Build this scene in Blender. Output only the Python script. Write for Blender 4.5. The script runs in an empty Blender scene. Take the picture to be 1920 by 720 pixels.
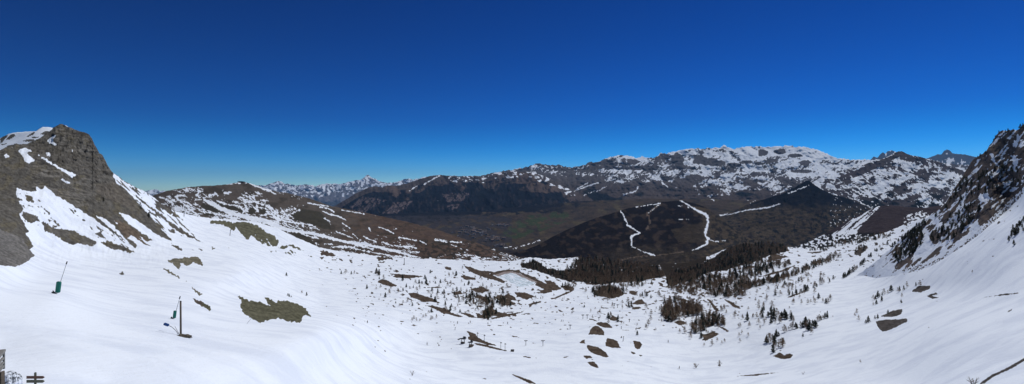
import bpy, bmesh, math, random
import numpy as np
from mathutils import Vector, Matrix

random.seed(7)
rng = np.random.default_rng(11)
F = 1048.0                      # focal length in photo pixels (1920 wide)
C = bpy.context.scene.collection
SUN_AZ, SUN_EL = math.radians(42), math.radians(51)

# ------------------------------------------------------------------ noise
def _hash(ix, iy, seed):
    h = (ix.astype(np.int64) * 374761393 + iy.astype(np.int64) * 668265263 + seed * 974634777) & 0xFFFFFFFF
    h = ((h ^ (h >> 13)) * 1274126177) & 0xFFFFFFFF
    return (h ^ (h >> 16)) & 0xFFFF

def perlin(x, y, seed=0):
    x0 = np.floor(x); y0 = np.floor(y); fx = x - x0; fy = y - y0
    u = fx * fx * fx * (fx * (fx * 6 - 15) + 10); v = fy * fy * fy * (fy * (fy * 6 - 15) + 10)
    def g(dx, dy):
        a = _hash(x0 + dx, y0 + dy, seed) * (2 * math.pi / 65536)
        return np.cos(a) * (fx - dx) + np.sin(a) * (fy - dy)
    a = g(0, 0) * (1 - u) + g(1, 0) * u
    b = g(0, 1) * (1 - u) + g(1, 1) * u
    return (a * (1 - v) + b * v) * 1.5

def fbm(x, y, octs=4, seed=0, gain=0.5):
    s = 0; a = 1.0; t = 0
    for i in range(octs):
        s = s + a * perlin(x * 2 ** i + 17.3 * i, y * 2 ** i - 9.1 * i, seed + i); t += a; a *= gain
    return s / t

def ridged(x, y, octs=4, seed=0, gain=0.5):
    s = 0; a = 1.0; t = 0
    for i in range(octs):
        n = 1 - np.abs(perlin(x * 2 ** i + 7.7 * i, y * 2 ** i + 3.1 * i, seed + i)) * 2
        s = s + a * n; t += a; a *= gain
    return s / t

def rot(px, py, deg):
    a = math.radians(deg); return px * math.cos(a) + py * math.sin(a), -px * math.sin(a) + py * math.cos(a)

def q01(n, sigma=0.0):
    z = (n - n.mean()) / (n.std() + 1e-9)
    return 0.5 * (1 + np.tanh(0.8 * z))

def sstep(a, b, x):
    t = np.clip((x - a) / (b - a), 0, 1); return t * t * (3 - 2 * t)

def inpoly(px, py, pts):
    out = np.zeros(px.shape, bool)
    p = np.array(pts, float)
    m = (px >= p[:, 0].min() - 1) & (px <= p[:, 0].max() + 1) & (py >= p[:, 1].min() - 1) & (py <= p[:, 1].max() + 1)
    if not m.any(): return out
    x = px[m]; y = py[m]; r = np.zeros(x.shape, bool)
    j = len(p) - 1
    for i in range(len(p)):
        xi, yi = p[i]; xj, yj = p[j]
        c = ((yi > y) != (yj > y)) & (x < (xj - xi) * (y - yi) / (yj - yi + 1e-12) + xi)
        r ^= c; j = i
    out[m] = r
    return out

def nearline(px, py, pts, w, wmul=1.0):
    """mask of points within w (number or list per vertex) of a polyline"""
    out = np.zeros(px.shape, bool)
    ws = w if isinstance(w, (list, tuple)) else [w] * len(pts)
    mod = None
    for (a, b, wa, wb) in zip(pts[:-1], pts[1:], ws[:-1], ws[1:]):
        if mod is None: mod = (.95 + .8 * fbm(px / 6.0, py / 6.0, 3, 978, .6)) if isinstance(w, (list, tuple)) else .85 + 2.2 * fbm(px / 5.0, py / 5.0, 3, 977, .6)
        wa0, wb0 = wa, wb
        dx, dy = b[0] - a[0], b[1] - a[1]; L = dx * dx + dy * dy + 1e-9
        t = np.clip(((px - a[0]) * dx + (py - a[1]) * dy) / L, 0, 1)
        d = np.hypot(px - a[0] - t * dx, py - a[1] - t * dy)
        out |= d < (wa0 + (wb0 - wa0) * t) * np.clip(mod, .25, 1.7) * wmul
    return out

def idw(px, py, pts, p=4.0):
    num = 0; den = 0
    for (x, y, v) in pts:
        w = 1.0 / (((px - x) ** 2 + ((py - y) * 1.8) ** 2) ** (p / 2) + 30.0)
        num = num + w * v; den = den + w
    return num / den

def Zm(ox, oy, s, pts): return [(ox + x / s, oy + y / s) for x, y in pts]

# ------------------------------------------------------------------ materials
def nmat(name):
    m = bpy.data.materials.new(name); m.use_nodes = True
    return m, m.node_tree.nodes, m.node_tree.links, m.node_tree.nodes["Principled BSDF"]

def mat(name, col, rough=0.8, metal=0.0, var=0.25, scale=6.0):
    m, N, L, b = nmat(name)
    t = N.new('ShaderNodeTexNoise'); t.inputs['Scale'].default_value = scale; t.inputs['Detail'].default_value = 6
    tc = N.new('ShaderNodeTexCoord'); L.new(tc.outputs['Object'], t.inputs['Vector'])
    r = N.new('ShaderNodeMapRange'); r.inputs['To Min'].default_value = 1 - var; r.inputs['To Max'].default_value = 1 + var
    L.new(t.outputs['Fac'], r.inputs['Value'])
    x = N.new('ShaderNodeVectorMath'); x.operation = 'SCALE'; x.inputs[0].default_value = col[:3]
    L.new(r.outputs[0], x.inputs['Scale']); L.new(x.outputs[0], b.inputs['Base Color'])
    b.inputs['Roughness'].default_value = rough; b.inputs['Metallic'].default_value = metal
    b.inputs['Specular IOR Level'].default_value = 0.3
    return m

SNOW = (0.80, 0.865, 0.945)
def terrain_mat(name, scale, edge=0.35, bump_dist=1.0, bump=0.5, snowbump=0.12, snow=SNOW, var=0.45, ripples=False):
    m, N, L, b = nmat(name)
    tc = N.new('ShaderNodeTexCoord')
    def noise(s, det=8, ro=0.6, dist=0.0):
        n = N.new('ShaderNodeTexNoise'); n.inputs['Scale'].default_value = s; n.inputs['Detail'].default_value = det
        n.inputs['Roughness'].default_value = ro; n.inputs['Distortion'].default_value = dist
        L.new(tc.outputs['Object'], n.inputs['Vector']); return n.outputs['Fac']
    def math_(op, a, b_=None, c=None):
        n = N.new('ShaderNodeMath'); n.operation = op
        for i, v in enumerate((a, b_, c)):
            if v is None: continue
            if isinstance(v, (int, float)): n.inputs[i].default_value = v
            else: L.new(v, n.inputs[i])
        return n.outputs[0]
    at = N.new('ShaderNodeAttribute'); at.attribute_name = 'snow'
    ab = N.new('ShaderNodeAttribute'); ab.attribute_name = 'bare'
    n1 = noise(scale, 9, 0.65); n2 = noise(scale * 0.23, 6, 0.6, 0.6)
    s = math_('ADD', at.outputs['Fac'], math_('MULTIPLY', math_('SUBTRACT', n1, 0.5), edge * 2))
    mr = N.new('ShaderNodeMapRange'); mr.interpolation_type = 'SMOOTHSTEP'
    mr.inputs['From Min'].default_value = 0.40; mr.inputs['From Max'].default_value = 0.60; L.new(s, mr.inputs['Value'])
    mask = mr.outputs[0]
    bv = N.new('ShaderNodeMapRange'); bv.inputs['From Min'].default_value = 0.3; bv.inputs['From Max'].default_value = 0.7
    bv.inputs['To Min'].default_value = 1 - var; bv.inputs['To Max'].default_value = 1 + var
    L.new(math_('MULTIPLY_ADD', n1, 0.6, math_('MULTIPLY', n2, 0.4)), bv.inputs['Value'])
    vs = N.new('ShaderNodeVectorMath'); vs.operation = 'SCALE'
    L.new(ab.outputs['Color'], vs.inputs[0]); L.new(bv.outputs[0], vs.inputs['Scale'])
    # snow colour: clean with slightly older, greyer patches
    sc = N.new('ShaderNodeMix'); sc.data_type = 'RGBA'
    sc.inputs['A'].default_value = (*snow, 1); sc.inputs['B'].default_value = (snow[0] * .87, snow[1] * .88, snow[2] * .91, 1)
    sr = N.new('ShaderNodeMapRange'); sr.inputs['From Min'].default_value = 0.45; sr.inputs['From Max'].default_value = 0.62
    L.new(n2, sr.inputs['Value']); L.new(sr.outputs[0], sc.inputs['Factor'])
    mx = N.new('ShaderNodeMix'); mx.data_type = 'RGBA'
    L.new(mask, mx.inputs['Factor']); L.new(vs.outputs[0], mx.inputs['A']); L.new(sc.outputs['Result'], mx.inputs['B'])
    L.new(mx.outputs['Result'], b.inputs['Base Color'])
    b.inputs['Roughness'].default_value = 0.85; b.inputs['Specular IOR Level'].default_value = 0.0
    bp = N.new('ShaderNodeBump'); bp.inputs['Distance'].default_value = bump_dist
    st = N.new('ShaderNodeMapRange'); st.inputs['To Min'].default_value = bump; st.inputs['To Max'].default_value = snowbump
    L.new(mask, st.inputs['Value']); L.new(st.outputs[0], bp.inputs['Strength'])
    L.new(n1, bp.inputs['Height'])
    if ripples:
        mp = N.new('ShaderNodeMapping'); mp.inputs['Scale'].default_value = (0.9, 0.28, 0.6); mp.inputs['Rotation'].default_value = (0, 0, 0.5); L.new(tc.outputs['Object'], mp.inputs['Vector'])
        n3 = N.new('ShaderNodeTexNoise'); n3.inputs['Scale'].default_value = 1.0; n3.inputs['Detail'].default_value = 7; n3.inputs['Roughness'].default_value = .62; n3.inputs['Distortion'].default_value = .6; L.new(mp.outputs[0], n3.inputs['Vector'])
        b2 = N.new('ShaderNodeBump'); b2.inputs['Distance'].default_value = 0.5; b2.inputs['Strength'].default_value = 0.32; L.new(n3.outputs['Fac'], b2.inputs['Height']); L.new(bp.outputs[0], b2.inputs['Normal']); L.new(b2.outputs[0], b.inputs['Normal'])
    else: L.new(bp.outputs[0], b.inputs['Normal'])
    return m

# ------------------------------------------------------------------ terrain sheets
class Sheet:
    def __init__(s, name, crest, bottom, Yc, Yb, x0, x1, dx=1.6, rows=120, power=1.0, disp=None, cover=None,
                 cjit=(0, 10), yfun=None, ext=None, back=0.3, matr=None, label=None):
        s.crest = np.array(crest, float); s.bottom = np.array(bottom, float)
        s.Yc = np.array(Yc, float); s.Yb = np.array(Yb, float); s.power = power
        s.disp = disp; s.cjit = cjit; s.yfun = yfun; s.cover = cover
        left = np.arange(x0, -60, 14.0) if x0 < -60 else np.array([])
        right = np.arange(1990, x1, 14.0) if x1 > 1990 else np.array([])
        xs = np.concatenate([left, np.arange(max(x0, -60), min(x1, 1990) + dx, dx), right])
        v = np.linspace(0, 1, rows)
        cp = s.cpy(xs); bp = s.bpy_(xs)
        PX = np.repeat(xs[None, :], rows, 0); PY = cp[None, :] + (bp - cp)[None, :] * v[:, None]
        if ext is not None:
            PX2 = np.repeat(xs[None, :], len(ext), 0); PY2 = np.repeat(np.array(ext, float)[:, None], len(xs), 1)
            PX = np.vstack([PX, PX2]); PY = np.vstack([PY, PY2])
        P = s.pos(PX, PY)
        bare, snow = cover(PX, PY)
        # the far side of the ridge
        top = P[0]; rowsb = []
        Yt = top[:, 1]
        for k in (6, 5, 4, 3, 2, 1):
            d = Yt * back * (k / 6.0) ** 1.6
            q = top.copy(); q[:, 1] += d; q[:, 0] += d * top[:, 0] / Yt * 0.6
            q[:, 2] -= d * 0.55 * (1 + 0.25 * fbm(xs / 30.0, xs * 0 + k * 3.1, 3, 5))
            rowsb.append(q)
        nb = len(rowsb)
        P = np.concatenate([np.array(rowsb), P], 0)
        bare = np.concatenate([np.repeat(bare[:1], nb, 0), bare], 0); snow = np.concatenate([np.repeat(snow[:1], nb, 0), snow], 0)
        R, K = P.shape[0], P.shape[1]
        idx = np.arange(R * K).reshape(R, K)
        quads = np.stack([idx[:-1, :-1], idx[1:, :-1], idx[1:, 1:], idx[:-1, 1:]], -1).reshape(-1, 4)
        me = bpy.data.meshes.new(name)
        me.vertices.add(R * K); me.vertices.foreach_set('co', P.reshape(-1).astype(np.float32))
        n = len(quads); me.loops.add(n * 4); me.loops.foreach_set('vertex_index', quads.reshape(-1).astype(np.int32))
        me.polygons.add(n); me.polygons.foreach_set('loop_start', (np.arange(n) * 4).astype(np.int32))
        me.polygons.foreach_set('loop_total', np.full(n, 4, np.int32)); me.polygons.foreach_set('use_smooth', np.ones(n, bool))
        me.update(calc_edges=True)
        ca = me.attributes.new('bare', 'FLOAT_COLOR', 'POINT')
        rgba = np.ones((R * K, 4), np.float32); rgba[:, :3] = bare.reshape(-1, 3); ca.data.foreach_set('color', rgba.reshape(-1))
        sa = me.attributes.new('snow', 'FLOAT', 'POINT'); sa.data.foreach_set('value', snow.reshape(-1).astype(np.float32))
        me.materials.append(matr)
        o = bpy.data.objects.new(name, me); C.objects.link(o); o['kind'] = 'structure'; o['label'] = label or name
        s.obj = o
    def cpy(s, px):
        c = np.interp(px, s.crest[:, 0], s.crest[:, 1])
        a, w = s.cjit
        if a: c = c + a * fbm(px / w, px * 0 + 3.7, 4, 91, 0.6)
        return c
    def bpy_(s, px): return np.interp(px, s.bottom[:, 0], s.bottom[:, 1])
    def smooth(s, px):
        if not hasattr(s, '_sm'):
            g = np.arange(s.crest[0, 0] - 200, s.crest[-1, 0] + 200, 4.0); c = np.interp(g, s.crest[:, 0], s.crest[:, 1])
            k = np.hanning(35); k /= k.sum(); s._sm = (g, np.convolve(np.pad(c, 17, 'edge'), k, 'valid'))
        return np.interp(px, *s._sm)
    def Y(s, px, py):
        if s.yfun is not None: Y = s.yfun(px, py)
        else:
            c = s.smooth(px); b = s.bpy_(px)
            t = np.clip((b - py) / np.maximum(b - c, 1), 0, 1.3)
            yc = np.interp(px, s.Yc[:, 0], s.Yc[:, 1]); yb = np.interp(px, s.Yb[:, 0], s.Yb[:, 1])
            Y = yb * (yc / yb) ** (t ** s.power)
        if s.disp is not None: Y = Y * (1 + s.disp(px, py) / F)
        return Y
    def pos(s, px, py):
        px = np.asarray(px, float); py = np.asarray(py, float)
        Y = s.Y(px, py)
        return np.stack([(px - 960) / F * Y, Y, -(py - 360) / F * Y], -1)
    def at(s, px, py):
        return Vector(s.pos(np.array([px]), np.array([py]))[0])

def col(shape, c):
    a = np.empty(shape + (3,)); a[...] = c; return a
def put(a, m, c, w=1.0):
    if np.isscalar(w) and w == 1.0: a[m] = c
    else:
        mm = (m * w)[..., None] if not np.isscalar(w) else (m.astype(float) * w)[..., None]
        a[...] = a * (1 - mm) + np.array(c) * mm

BROWN = (0.105, 0.082, 0.066); DARKBROWN = (0.06, 0.048, 0.042); FOREST = (0.014, 0.016, 0.017)
ROCK = (0.108, 0.103, 0.092); GREYROCK = (0.13, 0.13, 0.14); SCRUB = (0.10, 0.098, 0.068)

# --- most distant snow range
def cov_far(px, py):
    b = col(px.shape, (0.13, 0.12, 0.13))
    crest = np.interp(px, far_crest_x, far_crest_y)
    h = py - crest
    fr = np.clip(0.72 - h / 38.0, 0, 0.9)
    n = q01(ridged(px / 9, py / 7, 5, 3, .65))
    s = sstep(-0.12, 0.12, fr - n)
    s = np.where(h > 32, 0, s)
    b[h > 34] = (0.05, 0.055, 0.06)
    return b, s
far_pts = [(-300, 362), (200, 362), (285, 357), (293, 355), (300, 358), (420, 352), (470, 350), (500, 346), (515, 342), (522, 339), (527, 340), (535, 344), (550, 347), (575, 346), (590, 349),
           (610, 345), (628, 343), (640, 345), (655, 340), (675, 337), (683, 333), (689, 327), (696, 332), (703, 335), (712, 341), (725, 343), (745, 341), (762, 334), (775, 337), (790, 333), (800, 331), (812, 329), (830, 329), (900, 332), (1000, 345)]
far_crest_x = np.array([p[0] for p in far_pts]); far_crest_y = np.array([p[1] for p in far_pts])
m_far = terrain_mat('far_snow_rock', 0.006, 0.3, 120, 0.5, 0.3)
Sheet('distant_mountain_range', far_pts, [(-300, 405), (1000, 405)], [(-300, 30000), (1000, 30000)], [(-300, 24000), (1000, 24000)], -300, 1000, 1.5, 60,
      disp=lambda x, y: 18 * ridged(x / 26, y / 20, 4, 21) + 7 * fbm(x / 8, y / 8, 3, 4), cover=cov_far, cjit=(3.0, 9), matr=m_far, label='far snowy range with a pointed summit')

# --- blue peaks on the right, far away
pk = [(1560, 320), (1600, 303), (1632, 300), (1638, 293), (1645, 296), (1650, 289), (1656, 286), (1660, 289), (1664, 284), (1672, 281), (1678, 284), (1684, 287), (1700, 292), (1735, 297), (1750, 293), (1757, 290), (1765, 290), (1770, 283), (1775, 280), (1782, 283), (1786, 288), (1800, 289), (1812, 290), (1830, 294), (1900, 300), (2100, 305)]
def cov_pk(px, py):
    b = col(px.shape, (0.06, 0.07, 0.09)); c = np.interp(px, [p[0] for p in pk], [p[1] for p in pk])
    n = q01(ridged(px / 9, py / 14, 4, 8) - 0.42, 0.2); fr = 0.12 + (py - c - 9) * 0.03 * (px > 1740)
    return b, sstep(-0.1, 0.1, fr - n)
Sheet('blue_rock_peaks', pk, [(1560, 345), (2100, 345)], [(1500, 21000), (2200, 21000)], [(1500, 18000), (2200, 18000)], 1560, 2100, 1.5, 40,
      disp=lambda x, y: 10 * ridged(x / 18, y / 25, 4, 31), cover=cov_pk, cjit=(1.8, 7), matr=m_far, label='bluish jagged rock peaks beyond the snowy mountain')

# --- main snowy range
mr = [(840, 340), (880, 331), (900, 330), (935, 322), (960, 318), (985, 314), (1000, 308), (1012, 307), (1030, 309), (1050, 310), (1068, 314), (1080, 313), (1096, 309), (1105, 303), (1116, 305), (1130, 300), (1142, 295), (1158, 291), (1172, 291), (1185, 294), (1194, 297), (1203, 293),
      (1212, 296), (1225, 296), (1234, 292), (1238, 286), (1246, 288), (1260, 285), (1275, 281), (1290, 279), (1305, 278), (1322, 280), (1328, 276), (1334, 279), (1341, 275), (1347, 277), (1354, 276), (1357, 271), (1361, 272), (1364, 277), (1376, 279), (1392, 276), (1402, 274), (1415, 275), (1440, 275), (1468, 274), (1478, 273),
      (1492, 275), (1515, 277), (1535, 282), (1552, 289), (1570, 296), (1590, 299), (1620, 299), (1660, 300), (1720, 300), (1900, 320), (2300, 340)]
main_frac = [(1100, 320, .25), (1060, 330, .25), (1180, 300, .62), (1160, 330, .45), (1250, 312, .5), (1230, 325, .45), (1300, 295, .75), (1400, 283, 1.0), (1500, 282, 1.05), (1450, 279, 1.05), (1545, 291, 1.0), (1350, 288, .9), (1560, 303, .8), (1450, 300, .85), (1182, 296, .8), (1350, 310, .55), (1250, 342, .32),
             (1350, 340, .62), (1450, 330, .6), (1500, 322, .75), (1580, 340, .6), (1650, 320, .7), (1300, 362, .3), (1200, 352, .18), (1400, 365, .28), (1480, 345, .5), (1250, 372, .08), (1150, 362, .10), (1100, 350, .12), (1060, 370, .02),
             (1000, 312, .35), (960, 321, .3), (900, 335, .12), (1000, 345, .02), (900, 380, 0), (1350, 392, .02), (1600, 380, .3), (1540, 370, .3), (1700, 380, .5), (1250, 398, 0), (1450, 400, 0), (1120, 385, .02)]
def cov_main(px, py):
    b = col(px.shape, (0.085, 0.068, 0.062)); u = sstep(370, 320, py)
    t = fbm(px / 60, py / 30, 3, 77)
    put(b, np.ones(px.shape, bool), (0.10, 0.095, 0.10), u)
    put(b, t > 0.12, FOREST, np.clip((t - 0.1) * 8, 0, 1) * sstep(340, 365, py))
    fr = idw(px, py, main_frac) - .06 - .16 * sstep(322, 350, py)
    x2, y2 = rot(px, py, -28 + 0 * px[0, 0])
    wx, wy = 5 * fbm(px / 14, py / 10, 3, 41), 4 * fbm(px / 14, py / 10, 3, 42)
    n = -0.5 * ridged((x2 + wx) / 17, (y2 + wy) / 5.2, 5, 13, .68) - 0.18 * ridged((px + wx) / 20, (py + wy) / 10, 3, 43, .5) + .5 * fbm(px / 42, py / 15, 3, 15)
    s = sstep(-0.05, 0.05, fr - q01(n))
    # dark rock bands under the plateau
    for (cx, cy, rx, ry) in ((1320, 302, 22, 8), (1345, 306, 18, 6), (1375, 309, 14, 4), (1398, 304, 14, 3.5), (1430, 286, 10, 7), (1462, 284, 12, 5), (1490, 292, 14, 4), (1446, 301, 12, 4), (1186, 303, 12, 5), (1270, 300, 13, 12), (1510, 305, 10, 5), (1505, 321, 22, 3.5), (1345, 327, 6, 7), (1300, 332, 16, 5), (1200, 315, 40, 4)):
        m = ((px - cx) / rx) ** 2 + ((py - cy) / ry) ** 2 + 0.9 * fbm(px / 8, py / 6, 3, 6) < 1
        s = np.where(m, s * 0.12, s)
    for pts, w in (([(1080, 355), (1102, 343)], 1.1), ([(1064, 364), (1090, 353), (1122, 342)], 1.0), ([(1170, 365), (1192, 358), (1196, 351)], 1.2), ([(1118, 360), (1140, 348)], .8), ([(1240, 342), (1252, 350)], 1), ([(1095, 366), (1115, 358)], .7)):
        s = np.where(nearline(px + 1.5 * fbm(px / 5, py / 5, 2, 3), py + 1.5 * fbm(px / 5, py / 5, 2, 9), pts, w), 1, s)
    return b, s
m_main = terrain_mat('range_rock_snow', 0.022, 0.3, 30, 0.5, 0.25)
main = Sheet('snowy_mountain_range', mr, [(800, 432), (2300, 432)], [(800, 10500), (2300, 9500)], [(800, 7000), (2300, 6500)], 860, 1950, 1.4, 130,
      disp=lambda x, y: (20 * ridged(x / 55, y / 40, 6, 51, .6) + 6 * fbm(x / 10, y / 7, 4, 14, .6)) * sstep(425, 395, y), cover=cov_main, cjit=(3.4, 6), matr=m_main, label='long snowy range with dark rock bands behind the valley')

# --- right snowy mountain
rm = [(1450, 425), (1480, 385), (1510, 350), (1540, 332), (1580, 322), (1612, 312), (1640, 301), (1660, 296), (1675, 288), (1684, 284), (1691, 283), (1700, 288), (1712, 292), (1722, 293), (1735, 297), (1748, 300), (1768, 306), (1790, 314), (1806, 320), (1850, 330), (2200, 345)]
rm_frac = [(1690, 287, .1), (1670, 298, .6), (1640, 318, .45), (1600, 330, .45), (1690, 305, .7), (1730, 298, .6), (1720, 315, .55), (1760, 320, .35), (1775, 330, .6), (1720, 340, .65), (1660, 335, .6), (1620, 350, .7), (1650, 360, .65), (1580, 350, .6), (1700, 360, .5), (1760, 355, .6), (1680, 378, .25), (1620, 378, .35), (1740, 375, .5), (1560, 372, .25), (1600, 400, .1), (1700, 400, .1), (1790, 345, .5), (1520, 345, .6)]
def cov_rm(px, py):
    b = col(px.shape, (0.075, 0.065, 0.068)); t = fbm(px / 40, py / 22, 3, 71)
    put(b, t > 0.05, FOREST, np.clip((t - 0.05) * 8, 0, 1) * sstep(345, 372, py))
    fr = idw(px, py, rm_frac) - .04 - .10 * sstep(340, 370, py)
    x2, y2 = rot(px, py, 25)
    wx, wy = 5 * fbm(px / 14, py / 10, 3, 51), 4 * fbm(px / 14, py / 10, 3, 52)
    n = -0.5 * ridged((x2 + wx) / 19, (y2 + wy) / 5.2, 5, 113, .68) - 0.2 * ridged((px + wx) / 20, (py + wy) / 11, 3, 53, .5) + .5 * fbm(px / 38, py / 16, 3, 16)
    s = sstep(-0.05, 0.05, fr - q01(n))
    m = inpoly(px + 2 * fbm(px / 8, py / 8, 2, 1), py + 2 * fbm(px / 8, py / 8, 2, 2), [(1590, 325), (1640, 304), (1685, 286), (1700, 288), (1670, 302), (1640, 318), (1600, 334)])
    s = np.where(m, s * 0.25, s)
    s = np.where(nearline(px, py, [(1748, 302), (1785, 318), (1805, 326)], 4), s * .1, s)
    return b, s
rmount = Sheet('snow_mottled_mountain', rm, [(1450, 432), (2200, 432)], [(1400, 6800), (2200, 6200)], [(1400, 4800), (2200, 4600)], 1450, 2200, 1.4, 110,
      disp=lambda x, y: 18 * ridged(x / 50, y / 40, 6, 151, .6) + 6 * fbm(x / 10, y / 7, 4, 15, .6), cover=cov_rm, cjit=(1.2, 8), matr=m_main, label='snow-mottled mountain with a dark summit')

# --- dark wooded massif left of centre
dm = [(520, 440), (600, 402), (632, 384), (652, 372), (668, 362), (690, 352), (702, 349), (716, 351), (728, 348), (745, 348), (760, 345), (775, 340), (792, 334), (808, 330), (826, 328), (845, 330), (880, 330), (905, 331), (930, 325), (960, 322), (990, 322), (1020, 330), (1050, 345), (1080, 362), (1110, 380), (1150, 395), (1200, 405)]
def cov_dm(px, py):
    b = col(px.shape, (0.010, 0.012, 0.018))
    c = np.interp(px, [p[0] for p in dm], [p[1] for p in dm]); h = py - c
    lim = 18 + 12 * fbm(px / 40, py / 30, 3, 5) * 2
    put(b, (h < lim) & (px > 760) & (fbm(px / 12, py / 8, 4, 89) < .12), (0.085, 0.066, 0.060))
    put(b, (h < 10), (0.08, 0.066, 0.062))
    w1, w2 = px + 4 * fbm(px / 10, py / 10, 3, 5), py + 4 * fbm(px / 10, py / 10, 3, 6)
    for p in ([(722, 350), (742, 350), (752, 362), (745, 370), (730, 366)], [(1000, 338), (1020, 345), (1060, 350), (1045, 360), (1010, 362), (975, 355)], [(960, 322), (1010, 326), (1010, 345), (970, 345)]):
        put(b, inpoly(w1, w2, p), (0.115, 0.085, 0.072), .8)
    for p in ([(655, 388), (680, 368), (725, 376), (700, 390), (670, 402), (655, 400)], [(735, 380), (775, 376), (760, 392), (735, 405), (715, 402)], [(838, 385), (865, 382), (858, 390), (840, 392)], [(830, 365), (880, 360), (870, 375), (840, 380)]):
        x2, y2 = rot(px, py, -55)
        st = fbm(x2 / 14, y2 / 2.6, 3, 8) > -0.05
        put(b, inpoly(w1, w2, p) & st, (0.14, 0.112, 0.115), .85)
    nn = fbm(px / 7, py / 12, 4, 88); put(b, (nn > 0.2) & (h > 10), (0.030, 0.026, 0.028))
    put(b, (py > 1405 + 6 * fbm(px / 30, py / 30, 2, 4)), (0.055, 0.046, 0.042), 0.8)
    s = np.zeros(px.shape)
    for pts, w in (([(793, 347), (808, 338), (824, 330)], 1.2), ([(768, 358), (782, 348)], .8)):
        s = np.where(nearline(px, py, pts, w), 1, s)
    n = q01(ridged(px / 12, py / 7, 4, 19) - 0.45, 0.18)
    s = np.maximum(s, sstep(-.05, .05, 0.35 * sstep(16, 2, h) * (px > 840) - n))
    return b, s
m_dm = terrain_mat('wooded_mountain', 0.02, 0.2, 30, 0.8, 0.3, var=.6)
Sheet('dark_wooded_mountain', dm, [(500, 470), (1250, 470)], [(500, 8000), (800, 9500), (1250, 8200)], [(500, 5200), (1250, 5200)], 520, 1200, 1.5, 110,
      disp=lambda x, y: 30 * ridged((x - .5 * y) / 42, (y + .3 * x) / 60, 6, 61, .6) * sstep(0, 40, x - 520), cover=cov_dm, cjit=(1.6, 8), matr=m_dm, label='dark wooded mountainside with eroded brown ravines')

# --- valley plateau
vt = [(-800, 405), (600, 405), (800, 398), (900, 396), (1000, 385), (1080, 378), (1150, 375), (1220, 372), (1300, 373), (1400, 375), (1500, 372), (1650, 380), (1750, 395), (2600, 400)]
def cov_v(px, py):
    b = col(px.shape, (0.062, 0.048, 0.037)); n = fbm(px / 30, py / 9, 5, 201, .65)
    put(b, n > 0.1, (0.034, 0.030, 0.029), np.clip((n - .1) * 6, 0, 1))
    m = fbm(px / 26, py / 9, 4, 202); put(b, m > 0.16, (0.082, 0.068, 0.042), np.clip((m - .16) * 6, 0, 1))
    g = fbm(px / 22, py / 8, 3, 203)
    put(b, (g > 0.0) & inpoly(px, py, [(935, 440), (985, 405), (1060, 395), (1075, 410), (1010, 435), (960, 450)]), (0.045, 0.060, 0.032))
    f = fbm(px / 16, py / 6, 4, 205)
    put(b, (py + 9 * f < 407 - .03 * (px - 700)), (0.011, 0.013, 0.018), .95 * sstep(1130, 1000, px + 40 * f)); put(b, (py + 14 * f < 428 - .12 * (px - 700)), (0.012, 0.013, 0.018), .8)
    put(b, (f > 0.0) & (px > 1330) & (py > 395), (0.022, 0.023, 0.022), np.clip(f * 8 + .2, 0, 1) * sstep(1330, 1380, px))
    put(b, (px < 960) & (f > -0.1) & (py > 405), (0.038, 0.036, 0.042), .8)
    put(b, py > 470 + 5 * f, (0.034, 0.028, 0.027), .85)
    s = np.zeros(px.shape)
    w1, w2 = px + 1.5 * fbm(px / 6, py / 6, 2, 5), py + 1.2 * fbm(px / 6, py / 6, 2, 6)
    for p, w in (([(1348, 404), (1372, 400), (1400, 393), (1440, 388), (1462, 381)], [.8, 1.2, 2, 3, 1.5]), ([(1296, 357), (1340, 376)], .6), ([(1450, 420), (1462, 421)], 1.2), ([(1495, 441), (1505, 439)], 1), ([(960, 467), (1000, 455), (1012, 450)], .7), ([(945, 465), (960, 462)], .6)):
        s = np.where(nearline(w1, w2, p, w), .9, s)
    d = q01(fbm(px / 3.5, py / 2.0, 3, 207), .2); s = np.maximum(s, ((d > .965) & (px > 1380) & (py < 460)) * .9)
    return b, s
m_v = terrain_mat('valley_meadow', 0.035, 0.15, 14, 0.6, 0.2, var=0.55)
valley = Sheet('valley_floor', vt, [(-800, 540), (2600, 540)], [(-800, 7000), (2600, 6600)], [(-800, 2900), (2600, 2700)], -800, 2600, 1.8, 110,
      disp=lambda x, y: 9 * fbm(x / 50, y / 22, 5, 71, .6) + 2 * fbm(x / 10, y / 5, 3, 72), cover=cov_v, cjit=(1.5, 30), matr=m_v, label='brown valley floor with terraced meadows')

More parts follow.
